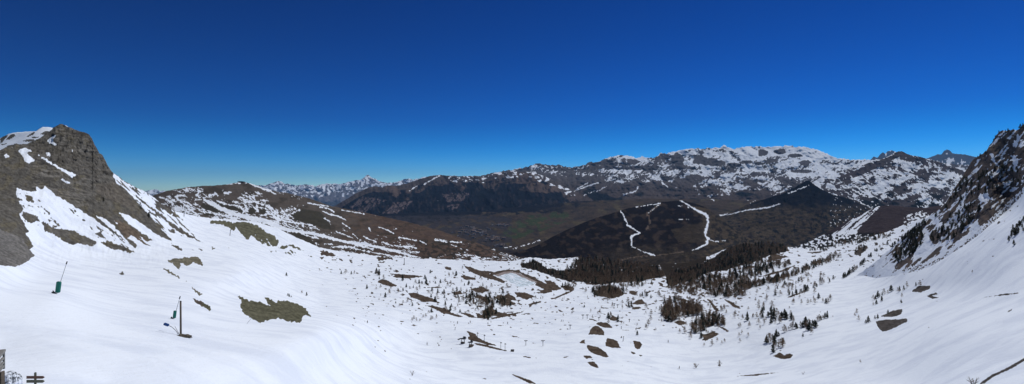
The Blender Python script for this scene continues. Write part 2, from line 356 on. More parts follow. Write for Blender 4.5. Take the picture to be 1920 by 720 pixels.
# --- dark cone hill
ck = [(1290, 432), (1330, 415), (1370, 398), (1400, 384), (1425, 376), (1450, 368), (1475, 360), (1492, 350), (1505, 343), (1512, 338), (1517, 338), (1526, 346), (1540, 355), (1560, 364), (1590, 372), (1620, 384), (1660, 402), (1700, 412)]
def mottle(b, px, py, w):
    n = fbm(px / 22, py / 8, 5, 981, .65); f = fbm(px / 11, py / 5, 4, 982, .65)
    put(b, np.ones(px.shape, bool), (0.070, 0.055, 0.041), w)
    put(b, n > .1, (0.085, 0.068, 0.042), w * np.clip((n - .1) * 5, 0, 1)); put(b, f > -.03, (0.015, 0.016, 0.017), w * np.clip((f + .03) * 12, 0, 1))
def cov_c(px, py):
    b = col(px.shape, (0.011, 0.012, 0.016)); n = fbm(px / 14, py / 8, 4, 301)
    mottle(b, px, py, sstep(380, 398, py + 14 * n + .05 * np.abs(px - 1515) - 2))
    g = fbm(px / 17, py / 7, 4, 983, .65); put(b, (g > -.08) & (px < 1520), (0.078, 0.062, 0.043), .85 * sstep(382, 396, py + 10 * n) * sstep(1540, 1460, px))
    put(b, n > .12, (0.035, 0.029, 0.027), np.clip((n - .12) * 5, 0, 1) * np.where(py > 380, 1, .35))
    s = nearline(px, py + 2 * fbm(px / 6, py / 6, 2, 3), [(1478, 363), (1505, 352), (1516, 348)], 1.1) * .9
    s = np.where(nearline(px + 1.5 * fbm(px / 5, py / 5, 2, 3), py + 1.2 * fbm(px / 5, py / 5, 2, 8), [(1348, 405), (1372, 401), (1400, 394), (1440, 389), (1462, 382)], [.6, 1.2, 2, 3, 1.6], .55), .9, s)
    d = q01(fbm(px / 4, py / 2.2, 3, 307), .2); s = np.maximum(s, ((d > .94) & (px > 1555)) * .9)
    return b, s
Sheet('dark_conical_hill', ck, [(1290, 470), (1700, 470)], [(1370, 5000), (1700, 5000)], [(1370, 3900), (1700, 3800)], 1290, 1700, 1.5, 70,
      disp=lambda x, y: (6 + 14 * sstep(402, 372, y)) * ridged(x / 34, y / 60, 5, 81, .6) * sstep(1300, 1400, x), cover=cov_c, cjit=(1.0, 6), matr=m_dm, label='dark wooded cone-shaped hill')

# --- wooded knoll with pistes
kt = [(860, 500), (920, 482), (980, 470), (1005, 461), (1030, 447), (1060, 432), (1090, 419), (1120, 408), (1150, 399), (1175, 391), (1200, 386), (1230, 380), (1255, 377), (1280, 376), (1300, 380), (1322, 388), (1345, 404), (1370, 424), (1400, 445), (1450, 462), (1560, 480)]
pisteA = [(1164, 395), (1169, 404), (1177, 422), (1200, 437), (1184, 442), (1184, 460)]
pisteA2 = [(1185, 462), (1209, 473), (1227, 479)]
pisteB = [(1274, 375), (1285, 381), (1296, 388), (1312, 397), (1326, 404), (1328, 415), (1323, 433), (1323, 442), (1328, 448), (1325, 458), (1310, 465), (1296, 469)]
def cov_k(px, py):
    b = col(px.shape, (0.014, 0.012, 0.013)); n = fbm(px / 18, py / 10, 4, 401)
    put(b, n > .02, (0.044, 0.033, 0.027), np.clip((n - .05) * 5, 0, 1))
    put(b, inpoly(px + 6 * n, py + 4 * n, [(1292, 384), (1330, 392), (1400, 440), (1450, 470), (1320, 475), (1318, 440), (1318, 408)]), (0.085, 0.066, 0.045), .85)
    put(b, inpoly(px + 8 * n, py + 6 * n, [(1258, 430), (1318, 415), (1318, 455), (1270, 455)]), (0.06, 0.048, 0.034), .6)
    mottle(b, px, py, .9 * sstep(1300, 1350, px + 30 * n) * sstep(386, 396, py)); mottle(b, px, py, .55 * sstep(452, 475, py + 16 * n) * sstep(1100, 1200, px))
    w1, w2 = px + 2.4 * fbm(px / 5, py / 5, 3, 5, .65), py + 1.8 * fbm(px / 5, py / 5, 3, 6, .65)
    for p, w in (([(1238, 381), (1228, 390), (1213, 401), (1220, 415), (1213, 430)], 2.2), ([(1155, 493), (1177, 484), (1207, 480), (1230, 479), (1270, 474), (1282, 472)], 1.0)):
        put(b, nearline(w1, w2, p, w, .72), (0.16, 0.125, 0.10), .8)
    s = np.zeros(px.shape)
    for p, w in ((pisteA, [1.4, 1.8, 2.0, 1.4, 2.8, 1.6]), (pisteA2, [.5, 1.0, 2.4]), (pisteB, [.9, 1.6, 2.2, 2.6, 3.2, 3, 3.2, 2.2, 3.4, 2.4, 1.6, .6]),
                 ([(1191, 388), (1214, 385), (1238, 381)], 1.0), ([(1328, 448), (1340, 453), (1360, 451)], .9), ([(1238, 381), (1228, 390), (1213, 401)], .5), ([(1268, 387), (1280, 386), (1292, 390)], .9), ([(1272, 411), (1290, 412)], .7)):
        s = np.where(nearline(w1, w2, p, w, .72), 1, s)
    return b, s
m_k = terrain_mat('knoll_forest', 0.07, 0.22, 8, 0.8, 0.2, var=.6)
Sheet('wooded_knoll', kt, [(860, 530), (1560, 530)], [(860, 2900), (1250, 3900), (1560, 3200)], [(860, 2100), (1560, 2100)], 860, 1560, 1.4, 110,
      disp=lambda x, y: 13 * ridged((x + y) / 50, (y - .4 * x) / 40, 5, 91, .6) * sstep(860, 900, x), cover=cov_k, cjit=(1.0, 14), matr=m_k, label='dark wooded knoll crossed by narrow white pistes')

# --- purple-brown ridge behind the right spur
pr = [(1480, 468), (1540, 442), (1572, 424), (1600, 408), (1625, 397), (1648, 386), (1670, 385), (1700, 388), (1730, 390), (1765, 385), (1850, 385), (2000, 390)]
def cov_p(px, py):
    b = col(px.shape, (0.050, 0.041, 0.046)); x2, y2 = rot(px, py, -38)
    st = fbm(x2 / 30, y2 / 3.2, 4, 501)
    m = inpoly(px + 5 * st, py + 3 * st, [(1560, 440), (1600, 412), (1640, 388), (1652, 387), (1632, 405), (1612, 428), (1605, 440), (1560, 470), (1500, 470)])
    s = (m & (st > -0.13)) * 1.0
    f = q01(fbm(px / 7, py / 4, 4, 502), .2)
    s = np.where((py > 440) | inpoly(px, py, [(1695, 440), (1695, 405), (1730, 395), (1750, 405), (1745, 440)]), (f < .42) * 1.0, s)
    put(b, py > 436, FOREST, .7)
    return b, s
Sheet('purple_brown_ridge', pr, [(1480, 500), (2000, 500)], [(1480, 2300), (2000, 2200)], [(1480, 1350), (2000, 1350)], 1480, 2000, 1.4, 80,
      disp=lambda x, y: 9 * ridged((x + .8 * y) / 36, (y - .6 * x) / 60, 5, 101, .6), cover=cov_p, cjit=(1, 8), matr=m_k, label='bare purple-brown ridge with a streaked snow face')

# --- left brown hill
lh = [(200, 400), (270, 372), (300, 362), (312, 358), (330, 355), (350, 351), (375, 349), (400, 348), (430, 345), (445, 342), (452, 340), (460, 341), (470, 344), (485, 349), (500, 354), (520, 359), (540, 362), (560, 367), (580, 372), (600, 379), (620, 386), (645, 391), (670, 396), (700, 402), (730, 409), (760, 415), (800, 426), (830, 434), (865, 446), (900, 457), (930, 468), (955, 476), (985, 486), (1010, 494), (1060, 505)]
hz = lambda pts: Zm(300, 330, 5.14, pts)
hy = lambda pts: Zm(500, 380, 6.0, pts)
hw = lambda pts: Zm(740, 420, 6.0, pts)
lh_lines = [(hz([(430, 230), (500, 265), (600, 320), (720, 370), (850, 395), (1000, 430), (1131, 475)]), [2.5, 4, 4, 4, 4.5, 4.5, 4.5]),
    (hy([(0, 215), (100, 265), (250, 310), (400, 330), (520, 345), (640, 375), (760, 410), (880, 440), (1000, 455), (1150, 475), (1300, 510), (1450, 545), (1560, 575)]), [4, 4, 3.5, 2.8, 2.8, 2.8, 2.8, 2.2, 3, 3, 2.6, 2.2, 2]),
    (hw([(0, 295), (100, 335), (200, 360), (290, 378)]), [2.4, 2, 1.5, .8]),
    (hz([(865, 70), (930, 100), (1060, 148), (1115, 172)]), [.7, 1.6, 1.4, 1.3]), (hz([(735, 70), (830, 65)]), .8), (hz([(560, 80), (720, 76)]), .7),
    (hz([(370, 175), (375, 155), (415, 142)]), 1.2), (hz([(480, 190), (530, 170), (550, 185)]), 2), (hz([(620, 165), (680, 160)]), 2.4), (hz([(600, 150), (612, 138)]), 1.2), (hz([(155, 200), (175, 188), (240, 185)]), [2.4, 2, .8]), (hz([(415, 210), (500, 195)]), .8),
    (hz([(740, 212), (950, 190)]), .7), (hz([(340, 225), (400, 230)]), 1.2), (hz([(545, 240), (640, 270), (760, 285), (800, 320)]), 1.3), (hz([(820, 250), (830, 320), (800, 360)]), 1.4), (hz([(800, 250), (900, 245), (1040, 290), (1080, 320)]), 1.4),
    (hz([(930, 280), (940, 340)]), 1.3), (hz([(1131, 330), (1050, 370), (960, 380)]), 1.2), (hz([(0, 200), (60, 225), (150, 290), (260, 350), (380, 385)]), 1.6), (hz([(0, 205), (100, 240), (130, 270)]), 1), (hz([(200, 250), (265, 290)]), 1.1), (hz([(470, 350), (640, 390), (760, 410)]), 1.6), (hz([(180, 225), (300, 330), (370, 385)]), 1.1),
    (hy([(460, 0), (540, 18), (690, 40)]), [1.2, 1.1, .8]), (hy([(600, 50), (690, 65), (760, 105)]), 1.3), (hy([(630, 95), (700, 128), (800, 150), (885, 195)]), [.8, 1.3, 1.5, .8]), (hy([(650, 175), (705, 213)]), 1.1), (hy([(850, 232), (940, 290)]), .7), (hy([(780, 325), (880, 360), (970, 400)]), .9),
    (hy([(380, 230), (480, 245), (550, 275), (590, 310)]), 1.2), (hy([(0, 100), (100, 160), (200, 205), (370, 235)]), 1.7), (hy([(265, 130), (370, 80)]), 1.2), (hy([(160, 60), (200, 130), (260, 190), (360, 235)]), 1.3), (hy([(400, 240), (415, 275)]), 1.6), (hy([(0, 40), (60, 100), (150, 160), (250, 190)]), 1.7), (hy([(30, 35), (120, 120), (150, 200)]), 1.4),
    (hy([(100, 120), (250, 80), (340, 65)]), 1.0), (hy([(200, 225), (260, 275)]), 1), (hy([(290, 265), (350, 285), (410, 305)]), 1), (hy([(370, 340), (480, 380), (580, 400)]), 1.1), (hy([(650, 460), (740, 470)]), 1), (hy([(800, 495), (950, 500), (1000, 520)]), 1.8), (hy([(990, 470), (1100, 500), (1200, 520)]), 1.2), (hy([(830, 545), (1000, 575), (1130, 585)]), 1.2),
    (hy([(1090, 378), (1150, 410), (1230, 440)]), 1.0), (hy([(1300, 445), (1420, 485)]), 1), (hy([(1145, 280), (1170, 320)]), 1.1), (hy([(1260, 275), (1340, 300), (1430, 345)]), .9), (hy([(1500, 390), (1560, 405)]), .8), (hy([(970, 350), (1020, 400)]), 1), (hy([(850, 85), (1000, 108), (1100, 128)]), .7), (hy([(1000, 520), (1200, 560), (1400, 600), (1560, 615)]), 1.2),
    (hw([(50, 152), (150, 168), (240, 182)]), 1.1), (hw([(285, 185), (320, 210), (368, 232)]), 1.0), (hw([(440, 180), (520, 188), (590, 205)]), 1.0), (hw([(460, 165), (600, 190)]), .5), (hw([(620, 200), (750, 208)]), 1), (hw([(100, 250), (180, 255), (245, 272)]), 1.3), (hw([(0, 240), (80, 255)]), 1.0), (hw([(200, 312), (275, 320)]), 1.0), (hw([(640, 235), (700, 255)]), .6),
    (hw([(0, 355), (150, 380), (280, 390)]), 1), (hw([(400, 385), (460, 395)]), 1.1), (hw([(680, 340), (740, 352)]), .8), (hw([(860, 378), (960, 376)]), 1), (hw([(700, 390), (780, 410), (820, 430)]), 1), (hw([(830, 350), (870, 350)]), .8), (hw([(900, 400), (1000, 395), (1090, 385)]), .7), (hw([(860, 410), (950, 412)]), .8)]
lh_dark = [hz([(505, 240), (560, 255), (640, 285), (720, 290), (800, 330), (800, 352), (700, 330), (600, 310), (530, 275)]), hz([(410, 262), (470, 280), (560, 310), (610, 350), (540, 350), (440, 325), (385, 300)]),
           hz([(850, 330), (900, 300), (930, 340), (900, 370), (850, 365)]), hz([(960, 320), (1010, 315), (1040, 345), (1000, 370), (950, 350)]), hz([(410, 365), (470, 355), (530, 380), (430, 385)]), hz([(265, 350), (300, 340), (380, 385), (320, 385)]),
           hy([(270, 140), (400, 70), (600, 100), (700, 200), (720, 290), (640, 300), (560, 260), (400, 210), (330, 200)]), hy([(110, 345), (230, 340), (380, 350), (480, 390), (540, 470), (420, 470), (250, 440), (150, 400)])]
lh_frac = [(300, 370, .1), (330, 375, .25), (420, 355, .0), (520, 380, .02), (330, 395, .6), (380, 395, .45), (420, 410, .45), (480, 385, .35), (500, 395, .45), (540, 405, .38), (520, 425, .42), (580, 415, .12), (600, 440, .10), (620, 400, .03), (700, 430, .04), (650, 470, .18), (720, 475, .18), (700, 450, .12), (760, 480, .18), (820, 460, .03), (900, 470, .05), (880, 484, .3), (940, 484, .2), (850, 440, .0), (1000, 495, .1), (600, 385, .03)]
def cov_lh(px, py):
    b = col(px.shape, (0.098, 0.084, 0.072)); n = fbm(px / 30, py / 14, 4, 601)
    put(b, np.ones(px.shape, bool), (0.080, 0.058, 0.048), sstep(620, 740, px))
    put(b, n > .08, (0.05, 0.043, 0.034), np.clip((n - .08) * 5, 0, 1) * .7)
    put(b, (px > 640) & (fbm(px / 14, py / 5, 3, 602) > .08), (0.12, 0.085, 0.065), .5)
    put(b, (px > 780) & (py > 450) & (fbm(px / 9, py / 5, 3, 603) > .05), (0.032, 0.03, 0.027), .8)
    for p in lh_dark: put(b, inpoly(px, py, p), (0.050, 0.047, 0.036), .9)
    x2, y2 = rot(px, py, 22); nn = -ridged((x2 + 4 * n) / 24, (y2 + 3 * fbm(px / 9, py / 6, 2, 606)) / 3.6, 3, 604, .55) + .6 * fbm(px / 30, py / 10, 3, 605)
    s = sstep(-.05, .05, idw(px, py, lh_frac) - .03 - q01(nn))
    w1, w2 = px + 1.8 * fbm(px / 5, py / 5, 3, 5), py + 1.2 * fbm(px / 5, py / 5, 3, 6)
    for p in lh_dark: s = np.where(inpoly(w1, w2, p), 0, s)
    for p, w in lh_lines: s = np.where(nearline(w1, w2, p, w), 1, s)
    return b, s
m_lh = terrain_mat('brown_hill', 0.10, 0.25, 4, 0.5, 0.2, var=0.38)
lhill = Sheet('brown_hill', lh, [(200, 500), (1060, 530)], [(200, 2300), (455, 2700), (700, 2500), (1060, 2000)], [(200, 1000), (500, 1100), (1060, 1450)], 200, 1060, 1.3, 130,
      disp=lambda x, y: 6 * fbm(x / 50, y / 25, 4, 111) + 4.5 * ridged((x - y) / 22, (y + .5 * x) / 30, 4, 112, .6), cover=cov_lh, cjit=(1.0, 12), matr=m_lh, label='brown hill streaked with thawing ski runs')

# --- far-left snow summit behind the cliff
sl = [(-700, 330), (-300, 300), (-100, 275), (0, 259), (17, 251), (31, 248), (50, 247), (67, 246), (79, 238), (88, 238), (100, 240), (120, 250), (160, 275)]
s1 = lambda pts: Zm(0, 220, 4.8, pts)
def cov_sl(px, py):
    b = col(px.shape, ROCK); s = np.ones(px.shape)
    w1, w2 = px + 1.5 * fbm(px / 8, py / 8, 3, 5), py + 1 * fbm(px / 8, py / 8, 3, 6)
    for p in (s1([(0, 190), (40, 165), (75, 155), (30, 215), (0, 240)]), s1([(50, 205), (90, 160), (130, 145), (140, 165), (100, 195)]), s1([(235, 175), (290, 140), (320, 125), (300, 155), (250, 178)]), s1([(360, 150), (400, 125), (460, 120), (400, 160)]),
              s1([(280, 180), (350, 172), (350, 185), (290, 188)]), s1([(205, 210), (260, 195), (320, 200), (300, 218), (220, 218)]), s1([(60, 258), (150, 235), (200, 255), (220, 268), (120, 280)]), s1([(0, 242), (60, 235), (20, 248)])):
        s = np.where(inpoly(w1, w2, p), 0, s)
    return b, s
m_A = terrain_mat('slope_snow_rock', 0.30, 0.42, 1.6, 0.9, 0.07, var=0.6, ripples=True)
m_slopefar = terrain_mat('summit_snow_rock', 0.05, 0.16, 3, 0.5, 0.1)
Sheet('snowy_summit', sl, [(-700, 330), (0, 310), (160, 300)], [(-700, 1500), (160, 1500)], [(-700, 1200), (160, 1200)], -700, 160, 1.5, 40,
      disp=lambda x, y: 2 * fbm(x / 20, y / 12, 3, 121), cover=cov_sl, cjit=(1.0, 10), matr=m_slopefar, label='snowy summit behind the grey cliff')

# --- MAIN SNOW FIELD with the left mountain, depth by thin-plate spline of log distance
CP = [(120, 235, 520), (173, 262, 510), (60, 262, 480), (0, 285, 410), (-250, 300, 380), (-700, 330, 330), (0, 350, 320), (0, 430, 225), (30, 475, 190), (60, 400, 290), (100, 350, 390), (150, 400, 390), (200, 330, 500), (180, 450, 345), (250, 470, 370),
      (300, 460, 430), (270, 400, 500), (280, 357, 600), (330, 490, 355), (150, 490, 270), (200, 520, 215), (60, 520, 130), (0, 500, 100), (345, 400, 760), (420, 412, 900), (400, 460, 570), (480, 480, 600), (520, 425, 1030), (500, 540, 390), (430, 560, 240), (520, 585, 210), (450, 510, 360),
      (250, 560, 130), (420, 600, 112), (600, 617, 125), (105, 552, 78), (340, 630, 62), (325, 598, 84), (0, 650, 36), (0, 720, 24), (70, 720, 25), (200, 720, 30), (300, 700, 36), (500, 700, 56), (-300, 720, 20), (-300, 520, 60), (-700, 500, 60), (-700, 720, 18),
      (700, 720, 120), (640, 600, 260), (640, 510, 800), (620, 545, 520), (600, 575, 400), (620, 460, 1150), (760, 484, 1250), (900, 488, 1300), (700, 500, 980), (750, 540, 620), (800, 600, 430), (800, 645, 350), (700, 650, 230), (880, 640, 350), (900, 720, 215), (970, 530, 780), (970, 500, 1120), (930, 590, 520), (1000, 600, 500), (1060, 545, 760),
      (1120, 640, 370), (1100, 560, 680), (1100, 700, 260), (980, 486, 1300), (1140, 490, 1350), (1240, 494, 1400), (1180, 520, 1000), (1250, 580, 560), (1280, 650, 385), (1300, 720, 255), (1330, 480, 1400), (1390, 457, 1450), (1460, 463, 1300), (1380, 520, 850), (1300, 520, 950), (1330, 570, 600), (1430, 600, 420), (1400, 660, 340), (1500, 540, 560), (1450, 490, 980),
      (1530, 500, 800), (1530, 468, 1200), (1600, 450, 1200), (1680, 425, 1250), (1600, 500, 700), (1640, 520, 540), (1600, 560, 450), (1690, 508, 460), (1660, 600, 300), (1740, 540, 345), (1780, 468, 400), (1850, 421, 372), (1920, 354, 345), (1900, 450, 270), (1850, 560, 215), (1800, 620, 165), (1700, 720, 140), (1825, 715, 95), (1920, 680, 92), (1920, 600, 135), (1550, 680, 235), (1500, 720, 200),
      (1760, 400, 900), (1850, 370, 700), (1920, 310, 600), (2000, 280, 330), (2200, 300, 320), (2600, 300, 300), (2100, 450, 220), (2300, 650, 60), (2600, 500, 90), (2600, 720, 30),
      (0, 1000, 14.5), (500, 1000, 16), (960, 1000, 18), (1500, 1000, 18), (2000, 1000, 15), (2600, 1000, 12), (-700, 1000, 10), (0, 1500, 8.3), (960, 1500, 8.8), (2000, 1500, 8.5), (-700, 1500, 7), (2600, 1500, 7)]
cp = np.array(CP, float); cx, cy, cz = cp[:, 0] / 300, cp[:, 1] / 150, np.log(cp[:, 2])
def _U(r2): return 0.5 * r2 * np.log(r2 + 1e-9)
n_ = len(cp); K_ = _U((cx[:, None] - cx[None]) ** 2 + (cy[:, None] - cy[None]) ** 2) + np.eye(n_) * 0.012
Pm = np.stack([np.ones(n_), cx, cy], 1); Amat = np.block([[K_, Pm], [Pm.T, np.zeros((3, 3))]])
sol = np.linalg.solve(Amat, np.concatenate([cz, np.zeros(3)])); wts, aff = sol[:n_], sol[n_:]
def yA(px, py):
    x = px / 300; y = py / 150; r = aff[0] + aff[1] * x + aff[2] * y
    for i in range(n_): r = r + wts[i] * _U((x - cx[i]) ** 2 + (y - cy[i]) ** 2)
    return np.exp(r)

z2 = lambda pts: Zm(0, 350, 4.5, pts); z3 = lambda pts: Zm(180, 300, 4.0, pts); z4 = lambda pts: Zm(0, 460, 2.77, pts); z5 = lambda pts: Zm(380, 460, 2.77, pts)
z6 = lambda pts: Zm(680, 500, 6.0, pts); z7 = lambda pts: Zm(860, 470, 6.0, pts); z8 = lambda pts: Zm(1040, 560, 5.145, pts); z9 = lambda pts: Zm(840, 590, 6.0, pts)
z10 = lambda pts: Zm(1600, 460, 2.77, pts); z11 = lambda pts: Zm(1060, 470, 7.2, pts); z12 = lambda pts: Zm(1240, 440, 6.0, pts); z13 = lambda pts: Zm(1440, 430, 5.54, pts); z14 = lambda pts: Zm(280, 300, 3.27, pts)
A_ROCK = [[(-900, 100), (205, 100), (212, 325), (217, 342), (237, 357), (262, 384), (280, 403), (292, 418), (306, 436), (324, 452), (305, 446), (287, 435), (267, 420), (242, 404), (222, 397), (236, 415), (258, 432), (287, 451), (275, 452), (256, 443), (285, 464), (270, 458), (247, 441), (238, 446), (258, 459), (254, 466), (240, 452),
           (229, 441), (211, 420), (192, 408), (178, 404), (200, 422), (222, 440), (247, 461), (244, 457), (222, 444), (200, 428), (178, 412), (151, 394), (131, 381), (107, 368), (89, 352), (84, 348), (80, 355), (67, 350), (69, 359), (44, 357), (31, 352), (29, 358), (33, 374), (44, 391), (36, 404), (48, 425), (54, 434), (48, 438), (56, 449), (62, 462), (56, 469), (65, 479), (50, 491), (30, 500), (0, 497), (-60, 500), (-900, 520)],
          z2([(430, 340), (500, 360), (600, 365), (700, 410), (830, 470), (780, 505), (650, 480), (620, 495), (540, 460), (440, 400)]), z2([(840, 470), (920, 460), (1000, 490), (1100, 530), (1150, 562), (1050, 548), (930, 515)]),
          z2([(200, 210), (240, 220), (280, 240), (350, 300), (300, 290), (280, 310), (215, 290), (190, 240)]), z2([(160, 90), (180, 95), (195, 120), (175, 115)]), z2([(200, 55), (270, 90), (280, 130), (240, 115)]), z2([(340, 150), (400, 215), (380, 205)]), z2([(400, 250), (480, 300), (520, 345), (470, 310)]), z2([(800, 375), (890, 430), (870, 440), (810, 400)]), z2([(840, 362), (880, 370), (875, 388), (840, 375)]),
          z2([(580, 165), (650, 200), (640, 215)]), z2([(530, 165), (560, 180), (540, 180)]), z2([(350, 290), (440, 340), (460, 400), (380, 370)]),
          z3([(130, 90), (200, 130), (340, 212), (350, 225), (290, 205), (200, 155)]), z3([(300, 215), (430, 270), (400, 262)]), z3([(430, 305), (470, 300), (550, 360), (610, 430), (560, 410), (470, 350)]), z3([(255, 235), (340, 298), (480, 400), (560, 470), (640, 518), (812, 627), (780, 615), (620, 535), (500, 440), (370, 335)]),
          z3([(520, 460), (640, 530), (600, 525)]), z3([(440, 465), (500, 500), (510, 520), (460, 495)]), z3([(555, 622), (620, 650), (662, 686), (600, 668)]), z3([(670, 603), (725, 636), (700, 625)]), z3([(500, 540), (580, 612), (520, 580)]), z3([(765, 662), (800, 668), (806, 682), (785, 678)]), z3([(860, 656), (895, 658), (890, 668), (865, 666)]), z3([(700, 664), (740, 668), (720, 674)]), z3([(980, 658), (1008, 662), (990, 668)]), z3([(575, 520), (600, 535), (590, 540)]),
          z3([(600, 430), (700, 500), (640, 460)]), z3([(550, 340), (600, 400), (670, 465), (600, 420)]),
          z4([(865, 75), (950, 65), (1030, 58), (1050, 85), (1055, 102), (1000, 85), (978, 110), (940, 90), (932, 125), (890, 95)]), z4([(840, 112), (880, 130), (948, 177), (930, 172), (870, 140)]), z4([(990, 213), (1052, 253), (1040, 264), (1010, 240)]), z4([(1000, 275), (1040, 285), (1098, 325), (1090, 337), (1030, 308)]), z4([(618, 145), (640, 140), (650, 150), (630, 154)]), z4([(965, 187), (975, 190), (972, 195)]),
          z5([(178, 253), (230, 285), (300, 295), (350, 315), (318, 272), (340, 268), (385, 305), (390, 282), (420, 290), (450, 290), (520, 315), (550, 345), (562, 374), (525, 362), (505, 402), (440, 395), (385, 375), (350, 387), (300, 402), (255, 380), (210, 350), (192, 310), (205, 290)]),
          hz([(465, 445), (510, 425), (600, 428), (660, 440), (700, 450), (790, 440), (880, 455), (960, 490), (1040, 560), (1131, 610), (1131, 660), (1090, 680), (1060, 640), (1010, 595), (1060, 670), (1040, 675), (900, 550), (1020, 670), (980, 650), (920, 600), (875, 570), (860, 615), (815, 600), (800, 560), (750, 525), (730, 480), (720, 530), (650, 490), (590, 470), (480, 455)]),
          hy([(0, 335), (80, 365), (140, 440), (120, 485), (60, 490), (0, 400)]), hy([(120, 510), (170, 490), (230, 478), (290, 465), (320, 490), (430, 545), (380, 530), (260, 490), (200, 520)]), hy([(160, 548), (240, 555), (330, 600), (290, 590)]), hy([(235, 530), (300, 545), (348, 575), (280, 560)]), hy([(450, 585), (500, 600), (525, 617), (490, 610)]), hy([(0, 525), (60, 540), (150, 558), (60, 548)]), hy([(10, 475), (50, 470), (40, 490)]),
          hy([(570, 550), (640, 540), (740, 560), (785, 600), (690, 600), (620, 590), (600, 575), (650, 555)]), hy([(585, 620), (650, 612), (625, 640)]), hy([(780, 612), (885, 655), (830, 650)]), hy([(660, 612), (750, 618), (740, 628)]), hy([(1240, 620), (1300, 605), (1420, 620), (1430, 640), (1330, 640), (1250, 645)]), hy([(1245, 665), (1330, 665), (1320, 680), (1260, 680)]), hy([(915, 622), (980, 650), (940, 640)]), hy([(1030, 680), (1075, 685), (1060, 692)]), hy([(200, 664), (215, 668), (205, 672)])]
A_SNOW = [s1([(160, 300), (190, 285), (230, 275), (290, 308), (240, 320), (315, 390), (265, 415), (225, 398), (200, 345)]), s1([(290, 310), (400, 365), (550, 455), (690, 522), (650, 545), (590, 500), (540, 470), (410, 390), (330, 335)]), s1([(420, 215), (450, 178), (530, 146), (480, 188), (470, 215), (510, 240), (505, 258), (440, 230)]), s1([(540, 562), (560, 550), (632, 585), (620, 600)]), s1([(30, 340), (60, 328), (95, 352), (50, 370)]),
          s1([(400, 322), (445, 315), (465, 360), (430, 345)]), s1([(575, 62), (628, 88), (600, 85)]), s1([(630, 100), (670, 108), (640, 115)]), s1([(80, 255), (130, 285), (110, 282)]), s1([(645, 298), (660, 305), (650, 312)]), s1([(45, 425), (62, 425), (55, 438)]), z2([(955, 283), (1000, 310), (990, 318)]), z2([(1160, 395), (1280, 500), (1240, 480), (1190, 430)])]
